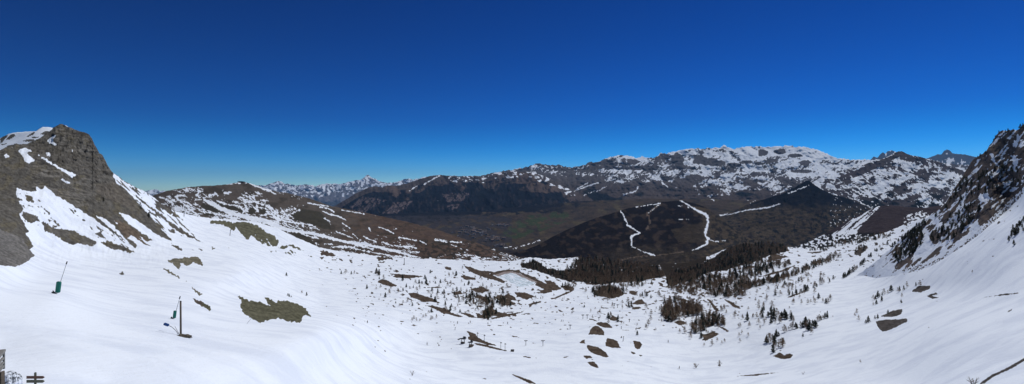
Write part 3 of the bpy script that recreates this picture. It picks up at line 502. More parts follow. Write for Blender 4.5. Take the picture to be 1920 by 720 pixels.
A_BARE2 = [  # centre and right patches
    [(884, 541), (905, 538), (918, 545), (905, 549), (890, 547)], [(925, 556), (940, 552), (950, 560), (962, 562), (950, 566), (934, 563)], [(896, 553), (912, 557), (924, 566), (910, 565), (900, 560)], [(846, 548), (862, 546), (868, 551), (854, 553)], [(905, 582), (921, 577), (934, 585), (952, 588), (940, 593), (918, 592), (903, 594)],
    [(860, 585), (880, 588), (896, 596), (880, 595)], [(1010, 545), (1030, 541), (1036, 547), (1018, 551)], [(1262, 604), (1276, 600), (1290, 606), (1275, 610)], [(1318, 628), (1336, 622), (1350, 626), (1334, 634), (1322, 640)], [(1356, 560), (1372, 566), (1392, 580), (1376, 576)],
    z6([(280, 78), (400, 82), (600, 98), (740, 115), (640, 115), (520, 133), (440, 130), (325, 115), (370, 95)]), z6([(160, 175), (215, 140), (260, 145), (330, 185), (395, 215), (330, 225), (250, 205)]), z6([(515, 300), (580, 290), (680, 325), (780, 355), (830, 380), (865, 415), (790, 395), (690, 400), (620, 370), (540, 340)]), z6([(695, 435), (800, 440), (880, 460), (960, 480), (1010, 530), (1120, 560), (1100, 572), (1030, 555), (960, 520), (920, 535), (860, 500), (800, 470)]),
    z6([(470, 335), (540, 365), (600, 400), (520, 370)]), z6([(690, 232), (850, 228), (880, 238), (740, 240)]), z6([(240, 20), (280, 20), (275, 32)]), z6([(330, 48), (400, 42), (415, 62)]), z6([(0, 120), (70, 112), (60, 122)]), z6([(1100, 110), (1140, 98), (1260, 125), (1280, 145), (1150, 145)]), z6([(920, 0), (990, 5), (1000, 35), (930, 30)]),
    z7([(55, 165), (110, 180), (230, 220), (330, 255), (440, 300), (520, 350), (510, 368), (400, 330), (300, 305), (190, 265), (100, 215)]), z7([(270, 225), (380, 235), (400, 250), (330, 262)]), z7([(350, 262), (440, 230), (560, 210), (660, 222), (760, 262), (850, 300), (900, 330), (1000, 380), (960, 340), (1030, 335), (1100, 380), (1160, 430), (1100, 450), (960, 435), (860, 390), (880, 350), (820, 325), (760, 295), (680, 250), (600, 235), (520, 238), (420, 270), (370, 272)]),
    z7([(620, 465), (740, 470), (850, 510), (880, 520), (820, 530), (760, 555), (660, 510)]), z7([(500, 510), (560, 480), (640, 530), (650, 565), (560, 545)]), z7([(430, 575), (490, 550), (600, 570), (640, 600), (580, 620), (500, 610)]), z7([(195, 515), (240, 510), (370, 575), (300, 580)]), z7([(790, 600), (860, 580), (960, 555), (900, 590), (830, 610), (800, 640)]), z7([(920, 610), (1010, 560), (1000, 575)]), z7([(1030, 550), (1140, 500), (1250, 455), (1280, 460), (1180, 500), (1080, 545)]), z7([(15, 285), (60, 280), (110, 305), (190, 300), (180, 330), (60, 318)]),
    z7([(150, 585), (190, 580), (190, 605)]), z7([(845, 430), (920, 445), (890, 450)]), z7([(1150, 395), (1290, 400), (1300, 450), (1200, 450)]), z7([(1110, 655), (1190, 690), (1150, 690)]), z7([(1255, 660), (1300, 630), (1290, 660)]), z7([(1355, 590), (1405, 590), (1380, 600)]), z7([(540, 690), (640, 685), (600, 700)]), z7([(640, 590), (720, 600), (700, 615)]), z7([(290, 660), (380, 620), (400, 690), (340, 720), (290, 700)]),
    z6([(1270, 520), (1320, 530), (1320, 575), (1290, 560)]), z6([(1275, 330), (1320, 320), (1320, 360)]), z6([(1225, 408), (1275, 400), (1270, 425)]), Zm(700, 460, 2.77, [(535, 360), (600, 365), (600, 382), (540, 378)]), Zm(700, 460, 2.77, [(610, 378), (700, 355), (790, 345), (700, 368), (620, 384)]), Zm(700, 460, 2.77, [(275, 312), (330, 325), (470, 370), (440, 372), (360, 350)]), Zm(700, 460, 2.77, [(640, 414), (700, 416), (650, 418)]),
    Zm(700, 460, 2.77, [(703, 467), (740, 472), (772, 480), (730, 476)]), Zm(700, 460, 2.77, [(765, 574), (815, 580), (815, 586), (790, 583)]), Zm(700, 460, 2.77, [(710, 667), (760, 680), (820, 703), (850, 722), (810, 717), (760, 692)]), Zm(700, 460, 2.77, [(980, 582), (1018, 574), (1010, 580)]), Zm(700, 460, 2.77, [(715, 543), (732, 542), (730, 553)]), Zm(700, 460, 2.77, [(565, 690), (592, 692), (580, 698)]), Zm(700, 460, 2.77, [(0, 518), (20, 534), (8, 530)]), Zm(700, 460, 2.77, [(52, 538), (70, 552), (60, 552)]), Zm(700, 460, 2.77, [(820, 505), (850, 510), (835, 512)]),
    z9([(208, 180), (250, 195), (310, 215), (330, 255), (390, 285), (450, 310), (520, 335), (555, 352), (450, 340), (380, 320), (300, 300), (235, 285), (220, 255), (245, 235)]), z9([(290, 318), (400, 330), (500, 360), (590, 385), (665, 405), (655, 412), (560, 395), (440, 365), (320, 340)]), z9([(240, 330), (290, 335), (280, 365), (235, 365)]), z9([(150, 300), (180, 305), (170, 322)]), z9([(700, 398), (745, 400), (740, 415), (705, 412)]),
    z8([(315, 190), (420, 215), (400, 218)]), z8([(400, 245), (420, 225), (510, 232), (565, 284), (480, 280), (440, 265)]), z8([(325, 347), (355, 280), (395, 260), (440, 275), (470, 310), (483, 356), (400, 345)]), z8([(235, 428), (270, 395), (292, 392), (295, 432)]), z8([(505, 376), (560, 392), (605, 410), (637, 477), (560, 475), (490, 455), (490, 420)]), z8([(315, 445), (420, 468), (490, 515), (522, 565), (490, 565), (400, 540), (340, 510), (310, 470)]),
    z8([(275, 550), (340, 552), (370, 570), (300, 580)]), z8([(315, 612), (370, 602), (410, 635), (433, 672), (400, 668), (340, 640)]), z8([(340, 580), (400, 590), (360, 590)]), z8([(70, 575), (120, 553), (145, 560)]), z8([(758, 406), (820, 412), (845, 442), (820, 486), (795, 488), (770, 465)]), z8([(730, 505), (782, 525), (755, 542)]), z8([(805, 540), (850, 545), (830, 560)]), z8([(635, 390), (648, 340), (648, 375)]), z8([(640, 298), (720, 300), (715, 308), (660, 306)]), z8([(785, 280), (828, 282), (820, 292), (790, 290)]),
    z8([(518, 195), (560, 170), (620, 182), (600, 215), (555, 212)]), z8([(645, 145), (690, 112), (660, 140)]), z8([(735, 100), (770, 78), (832, 80), (820, 98), (770, 104)]), z8([(885, 62), (960, 38), (970, 45), (900, 66)]), z8([(830, 102), (885, 100), (860, 112)]), z8([(740, 50), (800, 20), (850, 15), (880, 48), (800, 58)]), z8([(235, 42), (278, 40), (260, 50)]), z8([(25, 105), (90, 125), (60, 130)]), z8([(155, 110), (188, 80), (175, 112)]), z8([(262, 250), (290, 248), (275, 255)]), z8([(330, 265), (352, 268), (340, 274)]), z8([(355, 190), (410, 215), (330, 200)]),
    z8([(775, 668), (795, 675), (785, 678)]), z8([(900, 645), (945, 660), (930, 662)]), z8([(470, 0), (570, 0), (540, 8)]),
    z11([(460, 490), (560, 470), (700, 500), (800, 570), (760, 610), (640, 645), (480, 620), (380, 605)]), z11([(860, 535), (1000, 555), (960, 562), (950, 605), (860, 580)]), z11([(1070, 570), (1145, 538), (1155, 555), (1100, 580)]), z11([(940, 680), (1030, 650), (1060, 680), (1000, 720), (940, 705)]), z11([(470, 650), (540, 640), (560, 655), (500, 660)]), z11([(1125, 430), (1200, 430), (1180, 450)]), z11([(0, 555), (90, 545), (20, 580)]), z11([(235, 435), (400, 440), (640, 430), (620, 445), (420, 460), (300, 455)]),
    Zm(1220, 500, 5.14, [(280, 305), (330, 310), (360, 330), (320, 355)]), Zm(1220, 500, 5.14, [(535, 300), (590, 340), (670, 440), (620, 420)]), Zm(1220, 500, 5.14, [(640, 570), (700, 585), (755, 620), (740, 632), (690, 600)]), Zm(1220, 500, 5.14, [(475, 650), (500, 645), (530, 660), (640, 660), (620, 675), (560, 680), (530, 710), (490, 715), (510, 690)]), Zm(1220, 500, 5.14, [(110, 560), (140, 565), (120, 575)]),
    z12([(990, 495), (1150, 460), (1440, 375), (1440, 395), (1180, 465)]), z12([(1060, 510), (1180, 500), (1120, 515)]), z12([(1180, 300), (1280, 215), (1400, 250), (1300, 270), (1200, 310)]), z12([(930, 390), (980, 345), (1060, 350), (1040, 375)]), z12([(540, 460), (600, 445), (620, 480), (560, 490)]),
    z13([(0, 460), (120, 430), (300, 360), (220, 410), (100, 455), (0, 480)]), z13([(890, 265), (930, 215), (1010, 165), (1040, 185), (1000, 235), (940, 268)]), z13([(1095, 130), (1150, 150), (1130, 170)]), z13([(765, 243), (830, 232), (790, 247)]), z13([(0, 290), (60, 255), (190, 290), (60, 320), (0, 340)]), z13([(140, 180), (200, 175), (215, 225), (150, 235)]), z13([(190, 710), (260, 680), (380, 640), (450, 628), (330, 672), (240, 705)]), z13([(610, 560), (640, 548), (625, 562)]), z13([(400, 240), (600, 225), (500, 252)]),
    Zm(1400, 520, 4.0, [(190, 590), (225, 580), (245, 560), (280, 585), (320, 570), (350, 580), (330, 605), (290, 612), (250, 610), (225, 600)]), Zm(1400, 520, 4.0, [(245, 548), (265, 545), (250, 555)]),
    Zm(1340, 440, 2.572, [(12, 628), (35, 625), (20, 635)]),
    z10([(300, 240), (340, 210), (400, 210), (398, 225), (350, 245)]), z10([(380, 262), (430, 245), (438, 255), (400, 262), (448, 272), (410, 278)]), z10([(420, 288), (440, 286), (432, 293)]), z10([(140, 370), (200, 340), (255, 330), (250, 360), (200, 372)]), z10([(115, 395), (170, 385), (240, 385), (278, 378), (282, 395), (200, 435), (155, 450), (130, 430)]), z10([(245, 292), (258, 290), (252, 303)]),
    z10([(790, 352), (838, 320), (820, 340)]), z10([(328, 452), (368, 425), (345, 440)]), z10([(648, 722), (720, 672), (800, 635), (900, 578), (900, 595), (820, 640), (730, 682), (680, 718)]), z10([(586, 82), (595, 80), (592, 88)]), z10([(660, 272), (780, 252), (900, 243), (800, 258)]), z10([(388, 426), (396, 426), (392, 432)]),
    Zm(1760, 400, 4.5, [(385, 133), (410, 115), (400, 128)]), Zm(1760, 400, 4.5, [(480, 98), (510, 65), (520, 75), (495, 95)]), Zm(1760, 400, 4.5, [(415, 222), (428, 214), (422, 226)]), Zm(1760, 400, 4.5, [(428, 200), (438, 198), (434, 206)]), Zm(1760, 400, 4.5, [(232, 405), (248, 402), (242, 412)]),
    Zm(1340, 440, 2.572, [(90, 684), (200, 672), (330, 662), (200, 680)])]
ICE = z7([(450, 290), (520, 262), (590, 250), (640, 262), (700, 295), (760, 315), (800, 345), (860, 352), (850, 375), (800, 395), (700, 408), (640, 400), (600, 370), (560, 335), (490, 310)])
BANK = z7([(405, 275), (500, 240), (590, 232), (680, 255), (760, 295), (830, 325), (880, 350), (840, 385), (800, 395), (860, 360), (780, 330), (700, 300), (640, 265), (560, 255), (470, 280), (440, 290)])
WOODFLOOR = [z11([(190, 60), (400, 60), (700, 100), (1000, 100), (1290, 150), (1240, 240), (1330, 290), (1340, 355), (1160, 375), (1060, 410), (960, 420), (760, 430), (640, 435), (420, 450), (250, 430), (150, 400), (0, 350), (0, 260), (140, 240)]),
             z12([(60, 480), (0, 420), (-20, 300), (60, 250), (300, 260), (500, 230), (520, 300), (440, 330), (440, 330), (560, 270), (700, 180), (880, 60), (1100, 60), (1390, 70), (1400, 190), (1240, 230), (1000, 320), (760, 390), (460, 440), (360, 520), (200, 545), (150, 560), (60, 580)]),
             z7([(700, 150), (860, 110), (1000, 200), (1230, 230), (1440, 200), (1440, 340), (1250, 350), (1000, 270), (860, 220), (700, 190)])]

def cov_A(px, py):
    wn1, wn2 = fbm(px / 9, py / 9, 4, 701, .65), fbm(px / 9, py / 9, 4, 702, .65)
    s = np.ones(px.shape)
    lx, ly = px + 4 * wn1, py + 3.5 * wn2
    r = np.zeros(px.shape, bool)
    fx, fy = px + 3.4 * fbm(px / 5, py / 5, 3, 711, .6) + 2 * wn1, py + 2.2 * fbm(px / 5, py / 5, 3, 712, .6) + 1.5 * wn2 + 4.5 * fbm((px + .6 * py) / 4.2, py / 30, 3, 713, .6)
    for i, p in enumerate(A_ROCK): r |= inpoly(lx, ly, p) if i == 0 else inpoly(fx, fy, p)
    for p in A_SNOW: r &= ~inpoly(fx * .6 + px * .4, fy * .6 + py * .4, p)
    gx, gy = px + 1.6 * fbm(px / 3.5, py / 3.5, 3, 721, .6), py + 1.3 * fbm(px / 3.5, py / 3.5, 3, 722, .6)
    for p in A_BARE2: r |= inpoly(gx, gy, p)
    s[r] = 0
    # ground colours
    b = col(px.shape, (0.085, 0.066, 0.052))
    left = sstep(420, 300, px)
    put(b, np.ones(px.shape, bool), ROCK, left)
    n = fbm(px / 26, py / 18, 5, 731, .6)
    put(b, (px < 420) & (n > .02), (0.125, 0.112, 0.080), np.clip((n - .02) * 5, 0, 1) * .75)
    strata = fbm(px / 60 + 3, (py - 0.10 * px + 6 * n) / 3.0, 3, 741)
    ms = (px > 60) & (px < 250) & (py < 400 - 0.2 * (px - 100))
    put(b, ms & (strata > .12), (0.165, 0.156, 0.14), .75); put(b, ms & (strata < -.16), (0.062, 0.058, 0.052), .75)
    # talus: smoother grey-brown scree
    put(b, inpoly(lx, ly, [(-60, 440), (0, 430), (40, 445), (65, 480), (30, 502), (-60, 505)]), (0.165, 0.162, 0.157), .85)
    put(b, inpoly(lx, ly, z2([(960, 280), (1050, 300), (1280, 470), (1180, 510), (1050, 420)])), (0.135, 0.105, 0.08), .8)
    put(b, inpoly(lx, ly, Zm(0, 200, 2.4, [(430, 350), (520, 340), (600, 420), (620, 470), (520, 430), (440, 390)])), (0.12, 0.108, 0.092), .8)
    put(b, inpoly(lx, ly, Zm(0, 200, 2.4, [(180, 150), (300, 200), (400, 200), (480, 260), (450, 330), (370, 300), (240, 240), (130, 180)])), (0.105, 0.098, 0.086), .7)
    gsc = (px > 380) & (px < 600); put(b, gsc, (0.12, 0.12, 0.082), .9)
    for p in A_ROCK[25:32]: put(b, inpoly(px, py, p), (0.18, 0.17, 0.125), .9)
    put(b, px > 1550, (0.085, 0.08, 0.078), .8)
    b *= (1 + .8 * np.clip(fbm(px / 7, (py - .2 * px) / 3.2, 4, 771, .65), -.8, .9))[..., None]
    # speckled thin snow on the left slope and in the woods
    x2, y2 = rot(px, py, 36); sp = q01(fbm(x2 / 15, y2 / 3.8, 4, 751, .65), .2)
    m = inpoly(lx, ly, z2([(150, 30), (300, 80), (520, 330), (430, 360), (200, 300), (140, 100)]))
    s = np.where(m & (sp > .80), 0, s)
    m = inpoly(lx, ly, z2([(560, 170), (800, 300), (1050, 450), (1100, 530), (950, 460), (820, 430)]))
    s = np.where(m & (sp > .84), 0, s)
    m = inpoly(lx, ly, z3([(120, 110), (340, 230), (560, 380), (760, 590), (500, 560), (380, 420), (230, 250)]))
    x3, y3 = rot(px, py, 42); sp3 = q01(fbm(x3 / 26, y3 / 2.6, 3, 752, .6), .2)
    s = np.where(m & (sp3 > .74), 0, s)
    # small tufts and stones in the middle field
    d1 = q01(fbm((px - .5 * py) / 9.5, py / 3.6, 4, 761, .62))
    fld = [(645, 495, .93), (640, 530, .97), (700, 540, .95), (760, 550, .93), (820, 560, .92), (900, 560, .88), (960, 570, .90), (1000, 590, .94), (900, 515, .94), (800, 500, .97), (1040, 560, .955), (1080, 580, .965), (700, 600, .975), (850, 600, .985), (1180, 560, .93), (1220, 590, .97), (1300, 540, .72), (1380, 530, .80), (1450, 520, .90), (1360, 580, .93), (1280, 600, .93),
           (1440, 470, .8), (1540, 470, .9), (1600, 455, .82), (1560, 520, .965), (1640, 460, .85), (1480, 560, .965), (1440, 600, .965), (1500, 600, .99), (1600, 560, .99), (1000, 650, .995), (1100, 660, .993), (1180, 640, .99), (1300, 660, 1.0), (1400, 640, 1), (600, 640, 1.01), (800, 680, 1.0), (200, 650, 1.1), (400, 500, 1.0), (300, 600, 1.1), (1700, 560, .997), (1800, 520, 1.0), (1850, 650, 1.1), (1000, 720, 1.02), (1600, 680, 1.1), (600, 560, 1.0), (560, 500, .995), (1050, 500, .85), (1150, 525, .9)]
    th = idw(px, py, fld)
    s = np.where(d1 > th + .01 + .10 * np.maximum(fbm(px / 40, py / 15, 3, 764), -.9) - .04 * sstep(600, 680, px) * sstep(1450, 1300, px) * sstep(640, 590, py), 0, s)
    # dark forest floor
    for p in WOODFLOOR:
        m = inpoly(px + 4 * wn1, py + 3 * wn2, p); d = q01(fbm(px / 4, py / 2.5, 3, 762), .2)
        s = np.where(m & (d < .95), 0, s); put(b, m, (0.028, 0.024, 0.021), .9)
    # reservoir
    for _ in range(1):
        q = np.pad(s, 1, 'edge'); s = (q[:-2, 1:-1] + q[2:, 1:-1] + q[1:-1, :-2] + q[1:-1, 2:] + 2 * q[1:-1, 1:-1]) / 6
    ic = inpoly(px, py, ICE); bk = inpoly(px, py, BANK)
    s = np.where(bk & ~ic, 0, s); put(b, bk & ~ic, (0.30, 0.26, 0.25)); icn = fbm((px + py) / 16, (py - .4 * px) / 3, 3, 763); s = np.where(ic, np.where(icn > .12, 1, 0), s); put(b, ic, (0.56, 0.66, 0.74))
    return b, s

A_CREST = [(-900, 340), (-250, 300), (-60, 286), (0, 282), (12, 276), (27, 271), (50, 270), (73, 260), (84, 252), (96, 244), (100, 239), (107, 235), (113, 232), (121, 234), (129, 238), (138, 242), (146, 245), (158, 248), (167, 252), (173, 260), (175, 272), (183, 285), (192, 291), (197, 300), (203, 312), (210, 322), (222, 331), (236, 341), (252, 350), (268, 357), (280, 364), (290, 371), (305, 384),
           (320, 393), (345, 400), (372, 406), (395, 409), (440, 412), (480, 416), (520, 428), (560, 447), (600, 464), (640, 472), (700, 479), (760, 484), (830, 486), (900, 488), (950, 490), (975, 487), (990, 482), (1030, 486), (1060, 484), (1090, 482), (1120, 488), (1180, 494), (1240, 495), (1290, 492), (1330, 480), (1360, 467), (1388, 457), (1430, 457), (1462, 461), (1517, 468), (1555, 462), (1589, 454), (1625, 446), (1661, 436), (1697, 420), (1760, 400), (1850, 380), (1920, 325), (2000, 305), (2200, 320), (2600, 340)]
def dispA(px, py):
    rockw = np.clip(sstep(420, 330, px + (py - 380) * .55) , 0, 1) * sstep(520, 470, py) 
    d = rockw * (13 * ridged((px + .35 * py) / 36, (py - .5 * px) / 52, 6, 801, .6) + 4.5 * fbm(px / 7, py / 6, 4, 802, .65))
    ms = sstep(60, 90, px) * sstep(250, 215, px) * sstep(385, 350, py)
    d = d + ms * 5 * fbm(px / 70 + 3, (py - 0.10 * px) / 4.0, 3, 741)
    mid = sstep(560, 680, px) * sstep(1560, 1420, px)
    d = d + mid * (1 - .8 * sstep(840, 700, px) * sstep(570, 640, py)) * (5.0 * fbm(px / 50, py / 13, 4, 803) * sstep(730, 620, py) + .6 * fbm(px / 9, py / 4, 3, 804))
    sn = (1 - rockw) * (1 - mid)
    d = d + sn * ((3.0 - 2.3 * sstep(380, 520, px) * sstep(560, 620, py)) * fbm(px / 110, (py + .25 * px) / 34, 3, 805, .42) + .14 * fbm(px / 20, (py + .3 * px) / 6, 3, 806))
    for pts, amp, wd in (([(-200, 440), (0, 496), (60, 527), (105, 553), (180, 578), (260, 592), (340, 601), (430, 608), (520, 613), (600, 617), (640, 617)], 1.3, 5),
                         ([(560, 640), (640, 660), (720, 690), (760, 720)], .35, 8), ([(600, 612), (650, 585), (700, 560), (690, 530)], .5, 6), ([(620, 560), (700, 585), (800, 600), (930, 610), (1040, 590), (1080, 560)], .5, 8),
                         ([(1250, 712), (1310, 694), (1400, 668), (1460, 655), (1405, 640), (1370, 610)], 1.5, 5), ([(1280, 702), (1340, 704), (1440, 705)], 1.3, 3), ([(1360, 600), (1400, 560), (1440, 520)], .5, 4), ([(1560, 690), (1700, 640), (1850, 560), (1920, 540)], .9, 12), ([(1180, 560), (1210, 600), (1230, 650), (1190, 690)], .6, 6), ([(640, 700), (800, 660), (960, 690), (1100, 712), (1260, 720)], .8, 9)):
        best = np.full(px.shape, 1e9); sg = np.zeros(px.shape)
        for (ax, ay), (bx_, by_) in zip(pts[:-1], pts[1:]):
            dx, dy = bx_ - ax, by_ - ay; LL = math.hypot(dx, dy); t = np.clip(((px - ax) * dx + (py - ay) * dy) / LL / LL, 0, 1)
            dd = np.hypot(px - ax - t * dx, py - ay - t * dy); cr = ((px - ax) * dy - (py - ay) * dx) / LL
            mm = dd < best; best = np.where(mm, dd, best); sg = np.where(mm, np.sign(cr), sg)
        endf = np.clip(np.minimum(np.hypot(px - pts[0][0], py - pts[0][1]), np.hypot(px - pts[-1][0], py - pts[-1][1])) / (wd * 6), 0, 1)
        d = d + 1.9 * amp * sg * (1 - np.exp(-best / wd)) * np.exp(-best / (wd * 6)) * endf
    rough = np.exp(-(((px - 345) / 95) ** 2 + ((py - 662) / 30) ** 2) ** 2)
    d = d + rough * (.9 * fbm(px / 7, py / 3.2, 4, 831, .65)) + (1 - mid) * (1 - rockw) * .10 * fbm(px / 5, py / 2.2, 3, 832)
    # kickers of the snow park
    for (x, y, r, a) in ((1117, 610, 12, 2.2), (1120, 622, 12, 2), (1147, 643, 13, 2.4), (1120, 657, 16, 2.2), (1112, 685, 12, 1.6), (1196, 646, 9, 1.8)):
        d = d - a * np.exp(-(((px - x) / r) ** 2 + ((py - y) / (r * .55)) ** 2))
    return d
A = Sheet('snow_field', A_CREST, [(-900, 728), (2600, 728)], [(0, 1), (1, 1)], [(0, 1), (1, 1)], -900, 2600, 1.35, 300, disp=dispA, cover=cov_A, cjit=(1.6, 6),
          yfun=yA, ext=[745, 770, 800, 840, 900, 1000, 1150, 1300, 1500], back=0.10, matr=m_A, label='wide snow bowl rising to the grey cliff and the right-hand slope')

# --- right rocky spur
rc = [(1600, 518), (1615, 511), (1640, 492), (1665, 470), (1690, 446), (1710, 427), (1722, 415), (1740, 406), (1757, 396), (1768, 385), (1776, 378), (1784, 362), (1795, 345), (1806, 330), (1812, 318), (1818, 308), (1824, 299), (1832, 293), (1843, 288), (1850, 283), (1856, 272), (1862, 264), (1866, 256), (1873, 247), (1880, 244), (1888, 245), (1898, 243), (1908, 243), (1914, 238), (1922, 232), (1940, 226), (2000, 232), (2200, 215), (2600, 205)]
rbm = [(1600, 524), (1640, 522), (1690, 518), (1740, 503), (1790, 474), (1850, 430), (1920, 364), (2000, 300), (2200, 190), (2600, 120)]
c6 = lambda pts: Zm(1700, 230, 3.6, pts); c7 = lambda pts: Zm(1640, 380, 4.5, pts)
RC_SNOW = [c6([(745, 75), (765, 95), (745, 150), (735, 168), (715, 155), (735, 120)]), c6([(700, 215), (735, 230), (755, 250), (740, 300), (750, 330), (715, 330), (720, 280)]), c6([(560, 205), (590, 215), (600, 260), (620, 285), (650, 300), (625, 305), (590, 280), (575, 250)]), c6([(630, 330), (655, 325), (650, 365), (640, 350)]), c6([(570, 345), (610, 340), (580, 370), (565, 370)]),
           c6([(500, 480), (550, 480), (560, 505), (600, 515), (540, 535), (500, 545), (480, 505)]), c6([(410, 420), (430, 425), (400, 490), (390, 530), (360, 600), (330, 640), (300, 680), (270, 720), (240, 720), (300, 640), (380, 510)]), c6([(280, 495), (300, 460), (310, 470), (295, 500)]), c6([(470, 400), (478, 385), (480, 400)]), c6([(540, 430), (552, 430), (548, 470), (535, 470)]), c6([(60, 690), (110, 640), (200, 560), (215, 565), (150, 640), (90, 700), (40, 720)]),
           c6([(710, 440), (760, 435), (720, 470), (690, 470)]), c6([(640, 405), (690, 405), (690, 425), (650, 415)]), c6([(770, 310), (792, 300), (792, 320)]), c7([(545, 110), (610, 62), (650, 40), (655, 45), (600, 80), (560, 112)]), c7([(435, 200), (500, 150), (545, 115), (540, 125), (470, 190)]), c7([(330, 185), (400, 120), (480, 60), (530, 25), (530, 40), (450, 120), (380, 180), (330, 200)]), c7([(440, 240), (460, 290), (500, 370), (430, 440), (380, 460), (380, 420), (410, 330)]), c7([(300, 480), (360, 390), (380, 380), (375, 440)]), c7([(680, 120), (730, 60), (750, 10), (770, 5), (750, 80), (700, 160), (640, 220), (620, 215)])]
def cov_R(px, py):
    n = fbm(px / 16, py / 11, 4, 901, .6); b = col(px.shape, (0.11, 0.094, 0.085))
    put(b, n > .1, (0.15, 0.115, 0.10), np.clip((n - .1) * 4, 0, 1) * .7); put(b, n < -.12, (0.07, 0.067, 0.072), .7)
    w1, w2 = px + 5 * fbm(px / 7, py / 7, 4, 5, .65), py + 5 * fbm(px / 7, py / 7, 4, 6, .65)
    x2, y2 = rot(px, py, -42); st = q01(fbm(x2 / 34, y2 / 9, 4, 903, .6))
    low = sstep(395, 440, py + (1800 - px) * .15)
    fr = .19 + .30 * low + .42 * sstep(1700, 1640, px)
    s = sstep(-.08, .08, fr - st)
    for p in RC_SNOW: s = np.where(inpoly(w1, w2, p), 1, s)
    bb = np.interp(px, [p[0] for p in rbm], [p[1] for p in rbm])
    s = np.where((py > bb - 14), np.maximum(s, (q01(fbm(px / 3.2, py / 3.2, 3, 905), .2) < .5) * 1.0), s)
    return b, s
m_R = terrain_mat('spur_rock_snow', 0.22, 0.2, 0.9, 0.7, 0.15, var=0.45)
RBX = np.arange(1600, 2601, 20.0); RBY = A.Y(RBX, np.interp(RBX, [p[0] for p in rbm], [p[1] for p in rbm])) * 1.004
RBY[:2] *= 1.03
R = Sheet('rocky_spur', rc, rbm, [(1600, 620), (1640, 570), (1700, 540), (1770, 490), (1862, 432), (1920, 410), (2200, 380), (2600, 340)],
list(zip(RBX, RBY)), 1600, 2600, 1.3, 130,
          disp=lambda x, y: 10 * ridged((x + .7 * y) / 30, (y - .5 * x) / 48, 5, 911, .58) * sstep(1620, 1680, x) * sstep(6, 40, np.interp(x, [p[0] for p in rbm], [p[1] for p in rbm]) - y) + 2.5 * fbm(x / 6, y / 5, 4, 912) * sstep(2, 16, np.interp(x, [p[0] for p in rbm], [p[1] for p in rbm]) - y), cover=cov_R, cjit=(3.5, 7), matr=m_R, back=.12, label='steep dark rocky spur with snow gullies')
# ------------------------------------------------------------------ objects
def tag(o, label, cat, group=None):
    o['label'] = label; o['category'] = cat
    if group: o['group'] = group
    return o
def empty(name, loc, label, cat, group=None, rz=0.0):
    o = bpy.data.objects.new(name, None); o.empty_display_size = 0.3; o.location = loc; o.rotation_euler = (0, 0, rz); C.objects.link(o)
    return tag(o, label, cat, group)
def link(name, me, parent=None, m=None):
    o = bpy.data.objects.new(name, me); C.objects.link(o)
    if parent is not None: o.parent = parent
    if m is not None and not me.materials: me.materials.append(m)
    return o
def mesh_from(name, bm, m, smooth=False):
    me = bpy.data.meshes.new(name); bm.normal_update(); bm.to_mesh(me); bm.free(); me.materials.append(m)
    if smooth: me.polygons.foreach_set('use_smooth', np.ones(len(me.polygons), bool))
    return me
def box(bm, cx, cy, cz, sx, sy, sz, R_=None, bev=0.0):
    r = bmesh.ops.create_cube(bm, size=1.0); vs = r['verts']
    for v in vs: v.co = Vector((v.co.x * sx, v.co.y * sy, v.co.z * sz))
    if R_ is not None: bmesh.ops.transform(bm, matrix=R_, verts=vs)
    bmesh.ops.translate(bm, vec=(cx, cy, cz), verts=vs)
    if bev:
        es = list({e for v in vs for e in v.link_edges}); bmesh.ops.bevel(bm, geom=es, offset=bev, segments=1, affect='EDGES')
def rod(bm, a, b, r0, r1=None, n=8):
    a = Vector(a); b = Vector(b); r1 = r0 if r1 is None else r1; d = b - a
    if d.length < 1e-6: return
    q = d.to_track_quat('Z', 'Y'); ra = []; rb = []
    for i in range(n):
        t = 2 * math.pi * i / n; u = q @ Vector((math.cos(t), math.sin(t), 0)); ra.append(bm.verts.new(a + u * r0)); rb.append(bm.verts.new(b + u * r1))
    for i in range(n): bm.faces.new((ra[i], ra[(i + 1) % n], rb[(i + 1) % n], rb[i]))
    bm.faces.new(ra[::-1]); bm.faces.new(rb)
def tube(bm, pts, r, n=6):
    for a, b in zip(pts[:-1], pts[1:]): rod(bm, a, b, r, r, n)

M_wood = mat('weathered_wood', (0.14, 0.115, 0.09), .9, 0, .4, 14); M_greywood = mat('grey_wood', (0.22, 0.22, 0.21), .9, 0, .4, 12)
M_pad = mat('green_padding', (0.008, 0.16, 0.12), .6, 0, .2, 3); M_steel = mat('galvanised_steel', (0.32, 0.33, 0.34), .5, .6, .15, 5)
M_dark = mat('dark_painted_steel', (0.035, 0.038, 0.045), .6, .2, .2, 5); M_blue = mat('blue_plastic', (0.01, 0.06, 0.22), .5, 0, .2, 6)
M_soil = mat('bare_soil', (0.12, 0.105, 0.08), .95, 0, .45, 5); M_beige = mat('beige_render', (0.55, 0.42, 0.32), .9, 0, .12, 6)
M_brownsign = mat('brown_sign_paint', (0.13, 0.075, 0.055), .8, 0, .3, 9); M_olive = mat('olive_sign_paint', (0.12, 0.125, 0.095), .8, 0, .3, 9); M_post = mat('mossy_post', (0.10, 0.11, 0.085), .9, 0, .35, 10)
M_bark = mat('tree_bark', (0.07, 0.05, 0.04), .95, 0, .3, 6); M_needle = mat('dark_pine_needles', (0.048, 0.054, 0.034), .85, 0, .5, 3.0)
M_larch = mat('bare_larch_twigs', (0.21, 0.15, 0.10), .95, 0, .4, 3.0); M_twig = mat('bare_twigs', (0.16, 0.13, 0.10), .95, 0, .3, 6)
M_cable = mat('steel_cable', (0.08, 0.08, 0.085), .6, .4, .1, 5)

